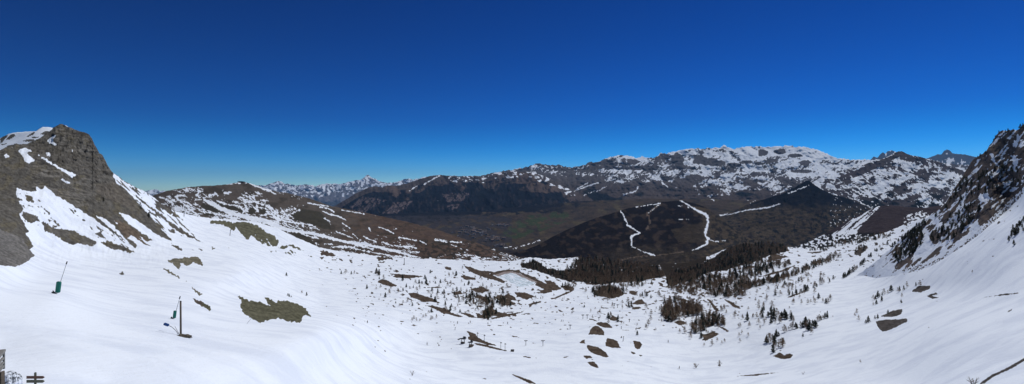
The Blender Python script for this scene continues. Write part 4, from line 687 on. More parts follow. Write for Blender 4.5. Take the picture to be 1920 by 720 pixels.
# --- trees: unit-height templates
def pine_parts(seed):
    rr = random.Random(seed); tb = bmesh.new(); rod(tb, (0, 0, -0.06), (0.01, 0, .8), .028, .008, 6)
    cb = bmesh.new(); W = rr.uniform(.25, .34); round_ = rr.uniform(.35, .8)
    for i in range(95):
        h = rr.uniform(.08, 1.0) ** .9; wr = W * ((1 - h) ** round_) * rr.uniform(.55, 1.15) + .012; a = rr.uniform(0, 6.283)
        dx, dy = math.cos(a), math.sin(a); tz = h - .05 * rr.uniform(-.4, 1.2); sw = .045 + .07 * (1 - h)
        p0 = Vector((dx * wr * .15, dy * wr * .15, h + .05)); p1 = Vector((dx * wr, dy * wr, tz)); s_ = Vector((-dy, dx, 0)) * sw
        m_ = (p0 + p1) / 2 + Vector((0, 0, -.035))
        v = [cb.verts.new(x) for x in (p0, m_ + s_, p1, m_ - s_)]; up = cb.verts.new(m_ + Vector((0, 0, .05)))
        for q in range(4): cb.faces.new((v[q], v[(q + 1) % 4], up))
        cb.faces.new(v[::-1])
    return mesh_from('trunk', tb, M_bark), mesh_from('crown', cb, M_needle)
def larch_parts(seed):
    rr = random.Random(seed); tb = bmesh.new(); rod(tb, (0, 0, -0.06), (rr.uniform(-.02, .02), 0, 1.0), .022, .004, 6)
    cb = bmesh.new(); W = rr.uniform(.27, .38)
    for i in range(72):
        h = rr.uniform(.12, .98); wr = W * (1 - h) ** .7 * rr.uniform(.5, 1.1) + .02; a = rr.uniform(0, 6.283); up = wr * rr.uniform(.15, .5)
        dx, dy = math.cos(a), math.sin(a); p0 = Vector((0, 0, h)); p1 = Vector((dx * wr, dy * wr, h + up)); s_ = Vector((-dy, dx, .4)) * .007
        v = [cb.verts.new(x) for x in (p0 - s_, p0 + s_, p1)]; cb.faces.new(v)
        for k in range(3):
            t = rr.uniform(.35, 1); b_ = p0.lerp(p1, t); e = b_ + Vector((rr.uniform(-1, 1), rr.uniform(-1, 1), rr.uniform(-.3, 1))) * .08
            n_v = Vector((rr.uniform(-1, 1), rr.uniform(-1, 1), rr.uniform(-1, 1))).normalized() * .019
            v = [cb.verts.new(x) for x in (b_ - n_v, b_ + n_v, e + n_v * .6, e - n_v * .6)]; cb.faces.new(v)
    return mesh_from('trunk', tb, M_bark), mesh_from('crown', cb, M_larch)
PINES = [pine_parts(i) for i in range(7)]; LARCHES = [larch_parts(50 + i) for i in range(7)]

# clusters: centre, radii, tilt, number, share of pines, height in photo pixels, words, sheet
specs = []     # (px, py, h_px, kind, cluster, sheet)
CL = {}
def cluster(key, pts, kinds, hp, words, sheet=A):
    CL[key] = words
    for (x, y), k in zip(pts, kinds): specs.append((x, y, 1.08 * hp * random.choice((.7, .9, 1.0, 1.15, 1.35)) * random.uniform(.85, 1.15), k, key, sheet))
def blob(key, cx, cy, rx, ry, tilt, n, pine, hp, words, sheet=A):
    pts = []; a = math.radians(tilt)
    while len(pts) < n:
        u, v = random.gauss(0, .5), random.gauss(0, .5)
        if u * u + v * v > 1.2: continue
        u *= rx; v *= ry; pts.append((cx + u * math.cos(a) - v * math.sin(a), cy + u * math.sin(a) + v * math.cos(a)))
    cluster(key, pts, ['p' if random.random() < pine else 'l' for _ in pts], hp, words, sheet)
def poly(key, p, n, pine, hp, words, sheet=A):
    P_ = np.array(p); pts = []
    while len(pts) < n:
        x, y = random.uniform(P_[:, 0].min(), P_[:, 0].max()), random.uniform(P_[:, 1].min(), P_[:, 1].max())
        if inpoly(np.array([x]), np.array([y]), p)[0]: pts.append((x, y))
    cluster(key, pts, ['p' if random.random() < pine else 'l' for _ in pts], hp, words, sheet)
def lst(key, pts, pine, hp, words, sheet=A):
    cluster(key, pts, ['p' if random.random() < pine else 'l' for _ in pts], hp, words, sheet)

lst('field', z6([(155, 78), (185, 100), (235, 145), (50, 250), (400, 300), (455, 280), (255, 345), (315, 255), (450, 160), (595, 195), (635, 193), (715, 198), (755, 195), (817, 155), (818, 192), (700, 142), (610, 280), (640, 265), (860, 240), (955, 225), (990, 217), (1145, 215), (1230, 230), (1195, 198), (780, 280), (845, 303), (915, 308), (1015, 305), (1060, 277), (1105, 282), (1170, 318), (1225, 305), (745, 303), (770, 345), (815, 395), (560, 443), (1085, 410), (1130, 390), (1165, 418), (1190, 388), (1070, 452), (985, 500), (930, 490), (300, 310), (570, 240)]), .35, 8, 'scattered in the snowy hollow before the round reservoir')
lst('fieldlow', z6([(680, 578), (710, 568), (785, 600), (770, 595), (830, 592), (575, 600), (555, 612), (645, 615), (605, 615), (1095, 518)]), .1, 7, 'in the loose row below the long soil patch')
lst('shelf', z5([(720, 150), (743, 150), (772, 152), (788, 150), (905, 155), (918, 158), (853, 225), (515, 250), (540, 262), (950, 268), (970, 250), (1015, 245), (1040, 238)]), .4, 7, 'on the open snow shelf below the brown hill')
lst('slopebush', z5([(435, 160), (450, 268), (443, 262), (460, 270)]), .5, 4.5, 'beside the jagged green bare patch')
blob('resfront', 905, 565, 55, 14, 8, 110, .45, 7.5, 'in the patchy ground before the round reservoir')
blob('gully', 916, 590, 14, 12, 0, 34, .5, 8, 'packed in the gully under the reservoir bank')
blob('resedge', 1068, 540, 14, 7, 15, 26, .3, 5.5, 'at the end of the curved reservoir bank')
poly('spur', z7([(690, 140), (840, 110), (1000, 215), (1200, 250), (1440, 270), (1440, 350), (1200, 320), (1000, 270), (860, 215), (700, 185)]), 140, .6, 5.5, 'on the dark spur beyond the round reservoir')
poly('beltfront', z11([(200, 330), (700, 340), (1330, 330), (1330, 365), (1150, 395), (950, 435), (640, 440), (400, 455), (240, 440), (0, 400), (0, 300)]), 330, .2, 7.5, 'along the front edge of the dark forest belt')
poly('belt', z11([(190, 120), (420, 130), (700, 160), (1000, 190), (1290, 260), (1330, 345), (700, 350), (200, 345), (0, 280)]), 420, .35, 7, 'deep inside the dark forest belt')
poly('beltlow', z11([(640, 440), (960, 425), (1100, 440), (1090, 490), (980, 505), (800, 500), (650, 480)]), 42, .3, 7, 'in the thin strip below the dark forest belt')
poly('island', z11([(360, 545), (460, 500), (560, 480), (700, 510), (830, 570), (760, 620), (640, 640), (480, 640), (370, 600)]), 130, .2, 7.5, 'in the oval larch island on the piste')
lst('islet', z11([(275, 570), (1155, 645), (1250, 600), (1265, 615), (1280, 625), (1010, 640), (1040, 620), (1080, 610), (1100, 620), (845, 715), (880, 710), (1165, 440)]), .3, 7.5, 'dotted along the steep piste bank')
poly('wedge', Zm(1220, 500, 5.14, [(105, 410), (160, 370), (260, 370), (420, 375), (510, 440), (500, 470), (370, 480), (250, 530), (160, 540), (100, 490)]), 190, .12, 12, 'in the dense brown larch wedge')
poly('wedgetop', Zm(1220, 500, 5.14, [(110, 340), (200, 310), (280, 310), (270, 345), (140, 360)]), 14, .1, 9, 'just above the dense larch wedge')
poly('wedgeright', Zm(1220, 500, 5.14, [(380, 600), (430, 540), (520, 500), (600, 470), (680, 520), (760, 600), (700, 590), (620, 560), (480, 640), (400, 650)]), 85, .3, 11, 'on the bank right of the larch wedge')
lst('wedgelow', Zm(1220, 500, 5.14, [(280, 640), (328, 640), (620, 670), (560, 580), (545, 580), (405, 515), (340, 570)]), .15, 8, 'below the larch wedge casting long shadows')
poly('wood', z12([(60, 500), (140, 440), (400, 430), (520, 440), (700, 500), (680, 560), (560, 620), (400, 700), (300, 660), (180, 680), (70, 580)]), 340, .25, 8.5, 'in the brown wood at the narrow piste mouth')
poly('woodup', z12([(120, 470), (300, 400), (640, 300), (900, 250), (1100, 250), (1000, 310), (760, 380), (560, 420), (380, 500), (180, 540)]), 300, .5, 7, 'on the dark ridge above the narrow piste mouth')
poly('ridge', z12([(560, 290), (700, 220), (900, 120), (1100, 120), (1380, 110), (1400, 190), (1200, 230), (900, 310), (700, 370)]), 240, .5, 6, 'on the streaked ridge top')
poly('slopewood', z12([(500, 700), (560, 610), (700, 520), (940, 480), (1000, 560), (950, 700), (800, 720)]), 210, .2, 9, 'in the loose wood beside the winding piste')
poly('open', z12([(740, 440), (940, 350), (1100, 290), (1440, 300), (1440, 370), (1200, 440), (1000, 500), (760, 500)]), 200, .4, 7.5, 'on the open snow under the streaked ridge')
poly('band', z12([(900, 590), (1000, 560), (1180, 520), (1440, 450), (1440, 480), (1240, 550), (1060, 600), (920, 620)]), 120, .25, 8, 'in the long diagonal band of trees')
poly('band2', z13([(20, 560), (200, 490), (320, 430), (500, 350), (700, 275), (760, 290), (640, 345), (450, 430), (250, 500), (60, 580)]), 150, .35, 7, 'in the upper part of the diagonal tree band')
poly('bowl', z13([(60, 600), (280, 540), (420, 470), (480, 500), (380, 560), (300, 610), (140, 620)]), 30, .1, 6.5, 'spaced out under the diagonal tree band')
lst('row3', z13([(220, 685), (290, 668), (330, 665), (345, 655), (365, 650), (385, 645), (395, 630), (410, 635), (470, 610), (490, 600), (505, 600), (540, 580), (560, 570), (580, 560), (625, 522), (640, 550), (678, 520), (215, 675), (75, 690), (255, 690), (300, 660)]), .6, 8, 'in the row along the thin soil ledge')
lst('row4', z13([(785, 508), (800, 500), (810, 495), (825, 485), (835, 478), (850, 465), (865, 455), (880, 445), (895, 435), (910, 425), (925, 410), (975, 370), (990, 350), (1003, 340), (1070, 290), (1062, 285), (1045, 290), (960, 380), (1130, 230), (1160, 200), (1195, 170), (1270, 130), (1240, 165), (1110, 230)]), .8, 7.5, 'stepping up the snow towards the rocky spur')
poly('tail', z13([(880, 265), (930, 215), (1010, 170), (1040, 200), (1000, 235), (940, 268)]), 22, .6, 6, 'on the small bare hump behind the spur')
poly('farflat', z13([(420, 230), (600, 190), (700, 140), (900, 110), (1100, 60), (1300, 60), (1240, 100), (1000, 140), (760, 180), (600, 230)]), 130, .6, 5, 'on the far snow flat behind the piste')
S4 = lambda p: Zm(1400, 520, 4.0, p)
lst('clumpA', S4([(105, 300), (120, 305), (160, 295), (183, 292), (205, 298), (222, 300), (250, 310), (262, 315), (270, 310), (285, 312), (295, 310), (300, 315), (200, 325), (183, 345), (240, 290), (116, 270)]), .7, 11.5, 'in the dark clump above the winding track')
lst('clumpAlone', S4([(335, 320), (350, 335), (330, 300), (20, 375), (50, 300), (75, 305), (145, 325), (100, 385), (215, 345), (247, 342), (5, 325), (215, 130), (92, 240), (125, 235), (150, 175), (190, 225)]), .1, 11, 'around the winding track in full sun')
lst('clumpB', S4([(280, 415), (293, 408), (313, 398), (330, 392), (345, 388), (368, 385), (378, 380), (405, 372), (418, 378), (432, 365), (443, 368), (468, 368), (495, 362), (510, 372), (520, 378), (530, 335), (545, 325), (555, 320), (572, 315), (588, 308), (605, 305), (475, 395), (460, 398), (445, 400)]), .65, 11, 'in the arc of trees on the smooth right slope')
lst('clumpBlone', S4([(422, 445), (488, 425), (540, 160), (460, 200), (480, 190), (502, 175), (572, 185), (595, 195), (608, 195), (512, 200), (628, 175)]), .25, 9, 'standing apart above the smooth right slope')
lst('clumpC', S4([(150, 490), (165, 490), (190, 488), (205, 498), (212, 500), (222, 445), (240, 440), (238, 530), (265, 520), (272, 525), (275, 488), (205, 545), (198, 565), (255, 515)]), .4, 12, 'in the small clump above the scree patch')
lst('rightrow', z10([(105, 285), (115, 280), (128, 272), (138, 262), (150, 258), (158, 255), (178, 252), (232, 245), (240, 238), (262, 232), (278, 218), (252, 272), (248, 300), (325, 212), (345, 212), (196, 240), (103, 312), (120, 305), (148, 290), (180, 355), (112, 382), (127, 380), (65, 405), (78, 400), (8, 370), (18, 355)]), .6, 8, 'in the sparse rows on the right-hand snowfield')
lst('corner', Zm(1760, 400, 4.5, [(590, 235), (600, 215), (612, 200), (615, 180), (625, 160), (627, 140), (640, 165), (650, 150), (655, 115), (665, 130), (668, 170), (680, 110), (690, 100), (700, 80), (715, 70), (705, 120), (640, 190), (650, 185), (660, 145), (675, 150), (634, 270), (715, 150)]), .8, 8, 'in the steep clump on the right-hand slope')
lst('lonely', [(1610, 602), (1613, 680), (1823, 512), (1303, 690), (1349, 684), (1824, 718)] , 0, 7, 'standing quite alone on the open snow')
lst('leftcliff', z2([(875, 128), (1183, 160), (1255, 262), (1190, 190), (1258, 250)]), 1, 8, 'on the edge of the grey cliff')
poly('scatter', [(1120, 545), (1300, 560), (1480, 500), (1560, 515), (1450, 640), (1260, 655), (1110, 600)], 150, .15, 7.5, 'scattered thinly over the sunny piste banks')
poly('basin', [(650, 505), (860, 500), (1010, 560), (1000, 600), (860, 600), (690, 565)], 75, .3, 6, 'dotted across the patchy snow basin')
poly('basinright', [(1010, 555), (1130, 545), (1150, 580), (1030, 600)], 18, .2, 4.5, 'dotted over the open piste beyond the snow park')
# spur trees
for key, p, n, hp, words in (('spurlow', c7([(170, 520), (160, 420), (280, 260), (400, 230), (420, 330), (330, 420), (250, 500)]), 150, 7, 'in the dark grove at the foot of the rocky spur'),
     ('spurmid', c7([(440, 260), (560, 220), (700, 60), (800, 20), (900, 60), (760, 250), (640, 310), (540, 370), (470, 340)]), 95, 7, 'on the lower flank of the rocky spur'),
     ('spurface', c6([(380, 370), (500, 340), (640, 300), (792, 330), (792, 440), (650, 430), (500, 500), (400, 620), (300, 520)]), 85, 6.5, 'on the shaded face of the rocky spur'),
     ('spurcrest', [(1700, 441), (1722, 424), (1757, 402), (1776, 384), (1795, 352), (1806, 336), (1806, 345), (1776, 395), (1740, 420), (1700, 450), (1650, 480)], 60, 6, 'along the skyline edge of the rocky spur')):
    poly(key, p, n, .95, hp, words, R)
lst('spurtop', [(1863, 262), (1866, 256), (1873, 249), (1885, 248), (1890, 247), (1900, 246), (1913, 241), (1918, 237), (1848, 289), (1833, 296), (1838, 294)], 1, 6, 'on the summit ridge of the rocky spur', R)

pxs = np.array([s_[0] for s_ in specs]); pys = np.array([s_[1] for s_ in specs])
posA_, posR_ = A.pos(pxs, pys), R.pos(pxs, np.maximum(pys, R.cpy(pxs) + 1))
trees = []
for i, (x, y, h, k, key, sh) in enumerate(specs):
    p = posA_[i] if sh is A else posR_[i]; trees.append((h, Vector(p), h * p[1] / F, k, key))
trees.sort(key=lambda t: -t[0])
quota = {'p': 300, 'l': 300}; rest = []
WORD = {'p': 'small dark green pine ', 'l': 'bare brown larch '}
for h, p, hm_, k, key in trees:
    if quota[k] > 0:
        quota[k] -= 1; tm, cm = random.choice(PINES if k == 'p' else LARCHES)
        t = empty('pine_tree' if k == 'p' else 'larch_tree', p, WORD[k] + CL[key], 'tree', ('pines ' if k == 'p' else 'larches ') + CL[key], random.uniform(0, 6.28))
        wd = random.uniform(1.1, 1.6); t.scale = (hm_ * wd, hm_ * wd, hm_)
        link('trunk', tm, t); link('crown', cm, t)
    else: rest.append((p, hm_, k))
def merge(name, items, T, label, m):
    V, Fq = [], []; off = 0
    arr = []
    for tm, cm in T:
        c_ = np.array([v.co[:] for v in cm.vertices]); arr.append((c_, [tuple(f.vertices) for f in cm.polygons]))
    faces = []
    for p, hm_, k in items:
        c_, fs = random.choice(arr); a = random.uniform(0, 6.28); w_ = hm_ * random.uniform(1.1, 1.65)
        q = np.stack([(c_[:, 0] * math.cos(a) - c_[:, 1] * math.sin(a)) * w_ + p.x, (c_[:, 0] * math.sin(a) + c_[:, 1] * math.cos(a)) * w_ + p.y, c_[:, 2] * hm_ + p.z], 1)
        V.append(q); faces.extend([tuple(i + off for i in f) for f in fs]); off += len(q)
    me = bpy.data.meshes.new(name); me.from_pydata(np.concatenate(V).tolist(), [], faces); me.materials.append(m)
    o = link(name, me); o['kind'] = 'stuff'; o['label'] = label; return o
merge('pine_woods', [r for r in rest if r[2] == 'p'], PINES, 'distant dark pine woods on the ridges and belts', M_needle)
merge('larch_woods', [r for r in rest if r[2] == 'l'], LARCHES, 'distant bare larch woods on the ridges and belts', M_larch)

# --- snow lances with green padding
def ground(px, py): return A.at(px, py)
def snow_lance(px, py, h_pad, h_tot, lean, label):
    g = ground(px, py); k = g.y / F; t = empty('snow_lance', g, label, 'snow lance'); H = h_tot * k; hp = h_pad * k; wv = h_pad * .36 * k
    dirv = Vector((lean, 0.1, 1)).normalized()
    b = bmesh.new(); rod(b, (0, 0, -.3), dirv * H, .045, .03, 8); link('pole', mesh_from('pole', b, M_steel), t)
    b = bmesh.new(); q = Matrix.Rotation(0.13, 4, 'Y')
    box(b, *(dirv * (hp * .62)), wv, wv * .8, hp, q, wv * .18); link('padding', mesh_from('padding', b, M_pad), t)
    b = bmesh.new(); rod(b, dirv * (H - .05), dirv * (H + .35), .09, .07, 8); link('nozzle_head', mesh_from('nozzle_head', b, M_dark), t)
    b = bmesh.new(); box(b, -wv * .55, 0, hp * .10, wv * .9, wv * .5, hp * .10, Matrix.Rotation(.5, 4, 'Y'), .02); rod(b, (-wv * .8, 0, hp * .3), (0, 0, 0), .05, .05, 6); link('valve_base', mesh_from('valve_base', b, M_dark), t)
    return t
snow_lance(105, 551, 21, 58, .27, 'tall snow lance in green padding, leaning on the left slope')
snow_lance(325, 598, 14, 39, .25, 'shorter green-padded snow lance behind the tall wooden post')
# wooden post with soil heap and fallen blue lance
g = ground(339, 629); k = g.y / F
t = empty('wooden_post', g, 'tall bare wooden post standing in the snow beside a soil heap', 'post')
b = bmesh.new(); rod(b, (0, 0, -.4), (-.02, 0, 64 * k), .11, .095, 10); link('shaft', mesh_from('shaft', b, M_wood, True), t)
b = bmesh.new(); rod(b, (-.02, 0, 64 * k), (-.02, 0, 65 * k), .12, .06, 10); link('cap', mesh_from('cap', b, M_dark), t)
b = bmesh.new(); bmesh.ops.create_icosphere(b, subdivisions=4, radius=1)
for v in b.verts:
    n = float(fbm(np.array([v.co.x * 2.5]), np.array([v.co.y * 2.5 + v.co.z]), 4, 33)[0]); v.co = Vector((v.co.x * .85, v.co.y * .6, v.co.z * .26)) * (1 + 1.0 * n)
o = link('soil_heap', mesh_from('soil_heap', b, M_soil)); o.location = ground(343, 631) + Vector((0, -.2, 0)); tag(o, 'low heap of brown soil at the foot of the tall wooden post', 'soil heap')
t = empty('snow_lance', ground(335, 627), 'tipped snow lance with a blue head on a bent arm beside the post', 'snow lance')
b = bmesh.new(); tube(b, [(.1, -.1, -.1), (-.25, -.1, .45), (-.7, -.1, .85), (-1.0, -.1, 1.0)], .035); link('arm', mesh_from('arm', b, M_steel), t)
b = bmesh.new(); box(b, -1.32, -.1, 1.13, .55, .26, .26, Matrix.Rotation(.35, 4, 'Y'), .04); link('blue_head', mesh_from('blue_head', b, M_blue), t)
t = empty('stick', ground(336, 628), 'thin dead stick leaning beside the tall wooden post', 'stick')
b = bmesh.new(); rod(b, (.1, 0, -.1), (-.5, 0, 1.0), .03, .015, 6); link('stem', mesh_from('stem', b, M_wood), t)
# --- thin leaning stakes and piste poles
def pole(px, py, hpx, lean, label, rr=None):
    g = ground(px, py); k = g.y / F; b = bmesh.new(); r_ = rr or max(.05, .55 * k); H = hpx * k
    t = empty('piste_pole', g, label, 'piste pole'); rod(b, (0, 0, -.3), (lean * H, 0, H), r_, r_ * .7, 6); link('shaft', mesh_from('shaft', b, M_dark), t)
    b = bmesh.new(); rod(b, (lean * H * .97, 0, H * .93), (lean * H * 1.04, 0, H * 1.06), r_ * 1.5, r_ * 1.3, 6); link('cap', mesh_from('cap', b, M_dark), t)
pole(461, 607, 9, 1.0, 'thin stake leaning over below the jagged green bare patch', .03)
pole(345, 406, 9, .02, 'dark pole on the snow crest beside the brown hill')
pole(431, 442, 10, .12, 'dark pole left of the ragged green hillside')
pole(758, 497, 12, 0, 'dark pole on the flat snow under the long piste')
pole(853, 619, 5, .1, 'short pole beyond the row of skiers')
pole(1168, 640, 9, .15, 'dark leaning pole between two soil kickers')
pole(1165, 617, 5, 0, 'short pole on the bank of the snow park')
pole(1180, 604, 5, 0, 'short pole on the upper edge of the snow park')
# --- lift pylons
def pylon(px, py, hpx, label, arm=1.0, rz=0.2):
    g = ground(px, py); k = g.y / F; H = hpx * k; t = empty('lift_pylon', g, label, 'lift pylon', None, rz)
    b = bmesh.new(); rod(b, (0, 0, -.3), (0, 0, H), .5 * k, .38 * k, 8); link('mast', mesh_from('mast', b, M_dark), t)
    b = bmesh.new(); box(b, 0, 0, H * .97, H * .62 * arm, .7 * k, .8 * k, None, .1 * k); rod(b, (-H * .2, 0, H * .93), (0, 0, H * .72), .25 * k, .25 * k, 5); rod(b, (H * .2, 0, H * .93), (0, 0, H * .72), .25 * k, .25 * k, 5); link('crossarm', mesh_from('crossarm', b, M_dark), t)
    for s_ in (-1, 1):
        b = bmesh.new()
        for j in range(3): rod(b, (s_ * H * .29 * arm - .2 * k, (j - 1) * 1.1 * k, H * .90), (s_ * H * .29 * arm + .2 * k, (j - 1) * 1.1 * k, H * .90), .5 * k, .5 * k, 8)
        link('sheave_train', mesh_from('sheave_train', b, M_steel), t)
    return t
PY = [(986, 648, 10, 'lift pylon just right of the lift station, T-shaped'), (1018, 649, 11, 'lift pylon below the row of kickers, second from the lift station'), (1069, 617, 8, 'lift pylon standing alone left of the park kickers'),
      (1093, 598, 8, 'left one of two lift pylons above the soil kickers'), (1101, 598, 8, 'right one of two lift pylons above the soil kickers'), (1123, 601, 6, 'small lift pylon over the topmost soil kicker'),
      (1158, 577, 6, 'small far lift pylon left of the ledges of bare rock'), (1152, 574, 5, 'smallest far lift pylon on the open piste')]
for x, y, h, lb in PY: pylon(x, y, h, lb)
# --- drag-lift station at the bare ridge
def gantry(px, py, hpx, wpx, label, busy):
    g = ground(px, py); k = g.y / F; H = hpx * k; W = wpx * k; t = empty('lift_station', g, label, 'lift station', None, -.25)
    for s_ in (-1, 1):
        b = bmesh.new(); rod(b, (s_ * W * .22, 0, -.3), (s_ * W * .16, 0, H * .85), .7 * k, .55 * k, 8); link('leg', mesh_from('leg', b, M_dark), t)
    b = bmesh.new(); box(b, 0, 0, H * .82, W * .85, 2 * k, 1.6 * k, Matrix.Rotation(-.18, 4, 'Y'), .2 * k); link('beam', mesh_from('beam', b, M_dark), t)
    b = bmesh.new(); rod(b, (W * .12, 0, H * .70), (W * .12, 0, H * .78), W * .26, W * .26, 20); link('bullwheel', mesh_from('bullwheel', b, M_steel), t)
    b = bmesh.new(); box(b, W * .18, 0, H * 1.0, W * .30, 2.4 * k, 2.6 * k, None, .3 * k); link('motor_housing', mesh_from('motor_housing', b, M_dark), t)
    b = bmesh.new(); box(b, 0, -1 * k, H * .12, W * .5, 2.4 * k, H * .25, None, .2 * k); link('base_plinth', mesh_from('base_plinth', b, M_wood), t)
    if busy:
        b = bmesh.new(); box(b, -W * .48, 0, H * .62, W * .34, 1.6 * k, 1.8 * k, Matrix.Rotation(-.3, 4, 'Y'), .2 * k); link('counterweight', mesh_from('counterweight', b, M_dark), t)
gantry(868, 644, 12, 16, 'dark lift station with a wheel, left of the bare ridge', True)
gantry(882, 651, 12, 12, 'dark lift station frame at the tip of the bare ridge', False)
ends = []
for x, y, h, lb in ((895, 634, 11, 'slim lift mast on the bare ridge, nearest the station'), (908, 639, 12, 'slim lift mast with a dark head on the bare ridge'), (939, 653, 12, 'slim lift mast at the low end of the bare ridge'), (947, 657, 14, 'tallest slim mast at the low end of the bare ridge')):
    g = ground(x, y); k = g.y / F; H = h * k; t = empty('lift_mast', g, lb, 'lift mast')
    b = bmesh.new(); rod(b, (0, 0, -.3), (0, 0, H), .42 * k, .3 * k, 8); link('mast', mesh_from('mast', b, M_dark), t)
    b = bmesh.new(); box(b, .6 * k, 0, H * .86, 3.4 * k, 1.2 * k, 1.3 * k, Matrix.Rotation(.2, 4, 'Y'), .15 * k); link('head', mesh_from('head', b, M_dark), t); ends.append(g + Vector((0, 0, H * .95)))
b = bmesh.new(); tube(b, [ends[0].lerp(ends[1], i / 6) - Vector((0, 0, .25 * math.sin(math.pi * i / 6))) for i in range(7)], .045)
tag(link('lift_cable', mesh_from('lift_cable', b, M_cable)), 'thin cable strung between the two masts on the bare ridge', 'cable')
g = ground(961, 659); k = g.y / F; t = empty('control_cabin', g, 'small dark control cabin in the snow beyond the bare ridge', 'cabin')
b = bmesh.new(); box(b, 0, 0, 1.3 * k, 5.5 * k, 4 * k, 2.8 * k, None, .15 * k); link('wall', mesh_from('wall', b, M_wood), t)
b = bmesh.new(); box(b, 0, 0, 3.0 * k, 6.4 * k, 5 * k, .5 * k, Matrix.Rotation(.08, 4, 'X')); link('roof', mesh_from('roof', b, M_dark), t)

# --- signpost near the bottom left corner
Ys = 24.0; kx = Ys / F
t = empty('signpost', (-(960 - 66.3) * kx, Ys, -(735 - 360) * kx), 'wooden signpost with two blank direction boards on the snow', 'signpost')
zz = lambda py: (735 - py) * kx
b = bmesh.new(); rod(b, (0, 0, -.6), (0, 0, zz(699)), 2.0 * kx, 1.9 * kx, 12); rod(b, (0, 0, zz(699)), (0, 0, zz(698)), 1.9 * kx, 1.0 * kx, 12); link('post', mesh_from('post', b, M_post, True), t)
for y0, y1, mm, nm in ((704, 708.8, M_brownsign, 'brown upper arrow board'), (711.3, 716.4, M_olive, 'olive grey lower arrow board')):
    b = bmesh.new(); xl, xr, tip = -13.3 * kx, 16.8 * kx, 20 * kx; za, zb = zz(y1), zz(y0); zc = (za + zb) / 2
    out = [(xl, za), (xr, za), (tip, zc), (xr, zb), (xl, zb)]; fr = [b.verts.new((x, -.055, z)) for x, z in out]; bk_ = [b.verts.new((x, -.095, z)) for x, z in out]
    b.faces.new(fr); b.faces.new(bk_[::-1])
    for i in range(5): b.faces.new((fr[i], bk_[i], bk_[(i + 1) % 5], fr[(i + 1) % 5]))
    bmesh.ops.recalc_face_normals(b, faces=b.faces); o = link('arrow_board', mesh_from('arrow_board', b, mm), t); o['label'] = nm

# --- chalet corner with its wooden balcony, cut by the left edge
Yb_ = 11.5; kb = Yb_ / F; X = lambda px: (px - 3.6 - 960) * kb; Zq = lambda py: -(py - 360) * kb
t = empty('chalet', (X(4), Yb_, Zq(760)), 'corner of a beige chalet with a grey wooden balcony rail', 'building')
def world(bm):
    bmesh.ops.translate(bm, vec=-Vector(t.location), verts=bm.verts); return bm
b = bmesh.new(); box(b, X(3.6) - 2.5, Yb_ - 1.6, Zq(694) - 3.3, 5, 3.2, 6.6); link('wall', mesh_from('wall', world(b), M_beige), t)
b = bmesh.new(); box(b, X(5) , Yb_ + .03, Zq(697) - 3.3, 3.4 * kb, .10, 6.6, None, .008); link('corner_board', mesh_from('corner_board', world(b), M_wood), t)
b = bmesh.new(); box(b, X(5.9), Yb_ + .06, Zq(676.5), 3.0 * kb, .035, 34 * kb, None, .006); link('railing_post', mesh_from('railing_post', world(b), M_greywood), t)
for i, py in enumerate((661, 671.5, 680, 687)):
    b = bmesh.new(); w_ = (3.6, 2.6, 2.6, 3.2)[i] * kb
    a_, e_ = Vector((X(7.6), Yb_ + .02, Zq(py))), Vector((X(7.6) + 2.0, Yb_ - 3.0, Zq(py)))
    dv = e_ - a_; q = dv.to_track_quat('X', 'Z').to_matrix().to_4x4(); c_ = (a_ + e_) / 2; box(b, c_.x, c_.y, c_.z, dv.length, .05, w_, q, .006); o = link('railing_board', mesh_from('railing_board', world(b), M_greywood), t)
b = bmesh.new(); box(b, X(7.6) + 1.0, Yb_ - 1.5, Zq(659) + .02, 3.6, .12, .05, Matrix.Rotation(math.atan2(-3.0, 2.0), 4, 'Z'), .008); link('handrail', mesh_from('handrail', world(b), M_greywood), t)

# --- snow-dusted boulder beside the chalet
b = bmesh.new(); bmesh.ops.create_icosphere(b, subdivisions=6, radius=1)
vc = np.array([v.co[:] for v in b.verts]); nn = fbm(vc[:, 0] * 2 + vc[:, 2], vc[:, 1] * 2 - vc[:, 2], 5, 61, .6)
for v, n in zip(b.verts, nn): v.co = Vector((v.co.x * .46, v.co.y * .45, v.co.z * .5)) * (1 + .35 * float(n))
m_b, N_, L_, bs = nmat('dusted_boulder'); tn = N_.new('ShaderNodeTexNoise'); tn.inputs['Scale'].default_value = 7; tn.inputs['Detail'].default_value = 8; tn.inputs['Roughness'].default_value = .7
rp = N_.new('ShaderNodeValToRGB'); rp.color_ramp.elements[0].position = .40; rp.color_ramp.elements[0].color = (.03, .035, .04, 1); rp.color_ramp.elements[1].position = .52; rp.color_ramp.elements[1].color = (*SNOW, 1)
tc_ = N_.new('ShaderNodeTexCoord'); L_.new(tc_.outputs['Object'], tn.inputs['Vector']); L_.new(tn.outputs['Fac'], rp.inputs[0]); L_.new(rp.outputs[0], bs.inputs['Base Color']); bs.inputs['Roughness'].default_value = .9
o = link('boulder', mesh_from('boulder', b, m_b, True)); Yk = 22.0; o.location = (-(960 - 13) * Yk / F, Yk, -(722 - 360) * Yk / F); tag(o, 'snow-dusted dark boulder beside the chalet corner', 'boulder')

